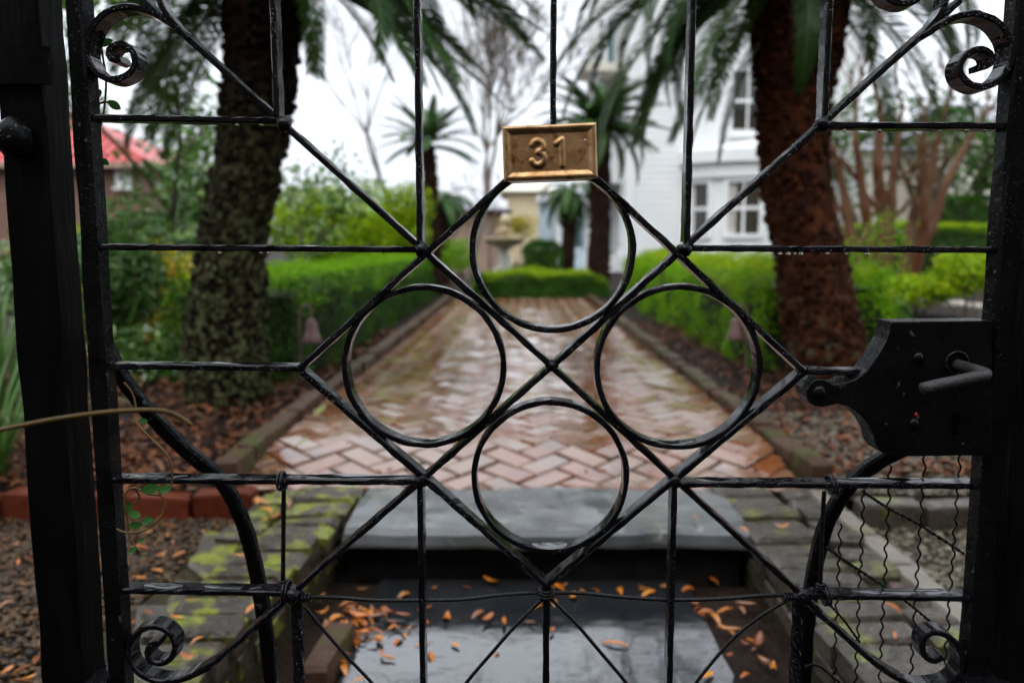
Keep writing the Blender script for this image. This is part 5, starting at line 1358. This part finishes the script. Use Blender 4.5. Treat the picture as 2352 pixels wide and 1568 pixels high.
def LP(x, y, dy=0): return at_y((1900 + x / 3.92) / 1.063, (760 + y / 3.92) / 1.063, LYF - dy)
for (x, y, s) in ((1340, 440, .0058), (1300, 1070, .0055), (390, 770, .0075)):
    p = LP(x, y); mb = MB(); mb.blob(p, s, .15, 2, (1, .7, 1)); mb.build('rivet', 'iron', lock, smooth=True)
p = LP(1705, 490); MB().tube([(p.x + .0115 * math.cos(q * .35), p.y - .001, p.z + .0115 * math.sin(q * .35)) for q in range(19)], .0018, 6).build('washer', 'iron', lock, smooth=True)
# lever handle: a short shaft out of the plate, then a bent arm
sh = [LP(1700, 505, -.004), LP(1780, 530, .012), LP(1880, 560, .03), LP(1945, 580, .040), LP(1985, 598, .0445), LP(1960, 612, .047), LP(1880, 628, .049), LP(1700, 668, .053), LP(1520, 705, .058), LP(1385, 738, .062)]
MB().tube(smooth_path(sh, 5), .0060, 12).build('handle', 'handle', lock, smooth=True)
p = LP(1690, 1070); kh = MB(); kh.add([(p.x + .0052 * math.cos(q * .7), LYF - .0008, p.z + .006 + .0052 * math.sin(q * .7)) for q in range(9)], [tuple(range(9))]); kh.box(p.x - .0026, p.x + .0026, LYF - .0009, LYF + .001, p.z - .012, p.z + .004); kh.build('keyhole', 'hole', lock)
p = LP(1320, 985); MB().blob(p, .0022, .4, 1, (1, .3, 1)).build('paint_fleck', 'red', lock)
# hanging drops under the bars
def hang(key, us, vv, s=.0020):
    for i, u in enumerate(us):
        p = at_y(u, vv, GY - .004); drop(hb[key], p - WL[gate], s * (1 + .25 * math.sin(i * 2.3)), 1.0)
hang('h2r', (1792, 1811, 1826, 1840, 1901, 1945, 1992, 2035, 2153), 582, .0021)
hang('h2l', (600, 618, 420, 505, 760, 880), 580, .0017); hang('h1r', (1940, 2020, 2160, 2220, 2262), 300, .0019); hang('h1l', (545, 600), 287, .0018)
hang('h4l', (930,), 1112, .0018)

# ================================================================== GATE POSTS
def post(x0, x1, label, side):
    t = thing('gate_post', label, 'post', ((x0 + x1) / 2, .88, -.03), 'posts of the garden gate')
    rough_post('post', x0, x1, GY - .018, GY + .034, -.03, 1.62, 'post', t, .003)
    return t
lx = at_y(40, 853, GY - .018).x, at_y(142, 853, GY - .018).x
tl = post(lx[0], lx[1], 'black painted post at the left edge, carrying the hinges', -1)
MB().blob(at_y(32, 318, GY - .03), .019, .25, 2, (1, 1, 1.1), 3).build('hinge_knuckle', 'iron_dull', tl, smooth=True)
q = at_y(60, 200, GY - .02); MB().box(lx[0] - .01, lx[1] + .012, GY - .026, GY - .0195, at_y(100, 190, GY).z - .006, at_y(100, 120, GY).z).build('hinge_plate', 'iron_dull', tl)
tr = post(sr[1] + .008, sr[1] + .075, 'black painted post at the right edge, beside the lock', 1)

# ================================================================== VINES AND TENDRIL
o = MB().tube(smooth_path([at_y(-60, 1000, .60), at_y(60, 975, .605), at_y(130, 962, .61), at_y(230, 948, .615), at_y(310, 942, .62), at_y(370, 943, .625), at_y(410, 956, .63), at_y(440, 976, .63)], 8), [.0019] * 57, 8).build('vine_tendril', 'tendril', smooth=True)
tag(o, 'blurred yellow brown tendril crossing in front of the left post', 'tendril')
def vine(label, stems, leaves, Y, seed, rad=.0011):
    r = random.Random(seed); b = at_y(*stems[0][0], Y); t = thing('creeping_vine', label, 'vine', b, 'creeping vines on the gate')
    mb = MB()
    for s in stems: mb.tube(smooth_path([at_y(u, v, Y + .004 * math.sin(i)) for i, (u, v) in enumerate(s)], 8), rad, 6)
    mb.build('stem', 'vinestem', t, smooth=True)
    for (u, v, L, ang) in leaves:
        p = at_y(u, v, Y - .003); vv, ff = leaf_shape(L, L * .62, .25, .15, r.randint(0, 99))
        me = MB().add(vv, ff).mesh('leaf', 'vineleaf', smooth=True)
        o = link('leaf', me, t, p - WL[t]); o.rotation_euler = (Matrix.Rotation(r.uniform(-.4, .4), 3, 'Z') @ Matrix.Rotation(R(90) + r.uniform(-.5, .2), 3, 'X') @ Matrix.Rotation(R(ang), 3, 'Z')).to_euler()
vine('small leafed vine with looping stems on the left gate stile, lower', [[(285, 878), (305, 905), (312, 940), (310, 965), (340, 1000), (380, 1040), (395, 1075), (394, 1110), (385, 1128), (345, 1135), (310, 1120), (290, 1130), (286, 1165), (294, 1200), (298, 1235), (320, 1262), (332, 1265)],
     [(345, 1135), (372, 1140), (378, 1165), (362, 1195), (330, 1218), (290, 1222), (268, 1214)], [(310, 1120), (320, 1140), (312, 1155)]],
     [(297, 1163, .014, 70), (309, 1181, .014, -10), (345, 1122, .019, 10), (379, 1124, .015, 20), (312, 1205, .014, -5), (340, 1195, .014, 25), (326, 1240, .008, 30), (305, 1263, .011, 40), (330, 966, .01, 0)], GY - .018, 151)
vine('purple stemmed vine with round leaves in the upper left scroll', [[(232, 100), (236, 130), (243, 175), (243, 210), (240, 245), (236, 270), (228, 300)], [(243, 234), (228, 238)], [(243, 234), (258, 240)]],
     [(242, 100, .018, 20), (263, 242, .015, -35), (226, 218, .013, 80), (222, 248, .012, 60), (222, 262, .011, 30), (243, 372, .012, -30)], GY + .02, 152, .0013)
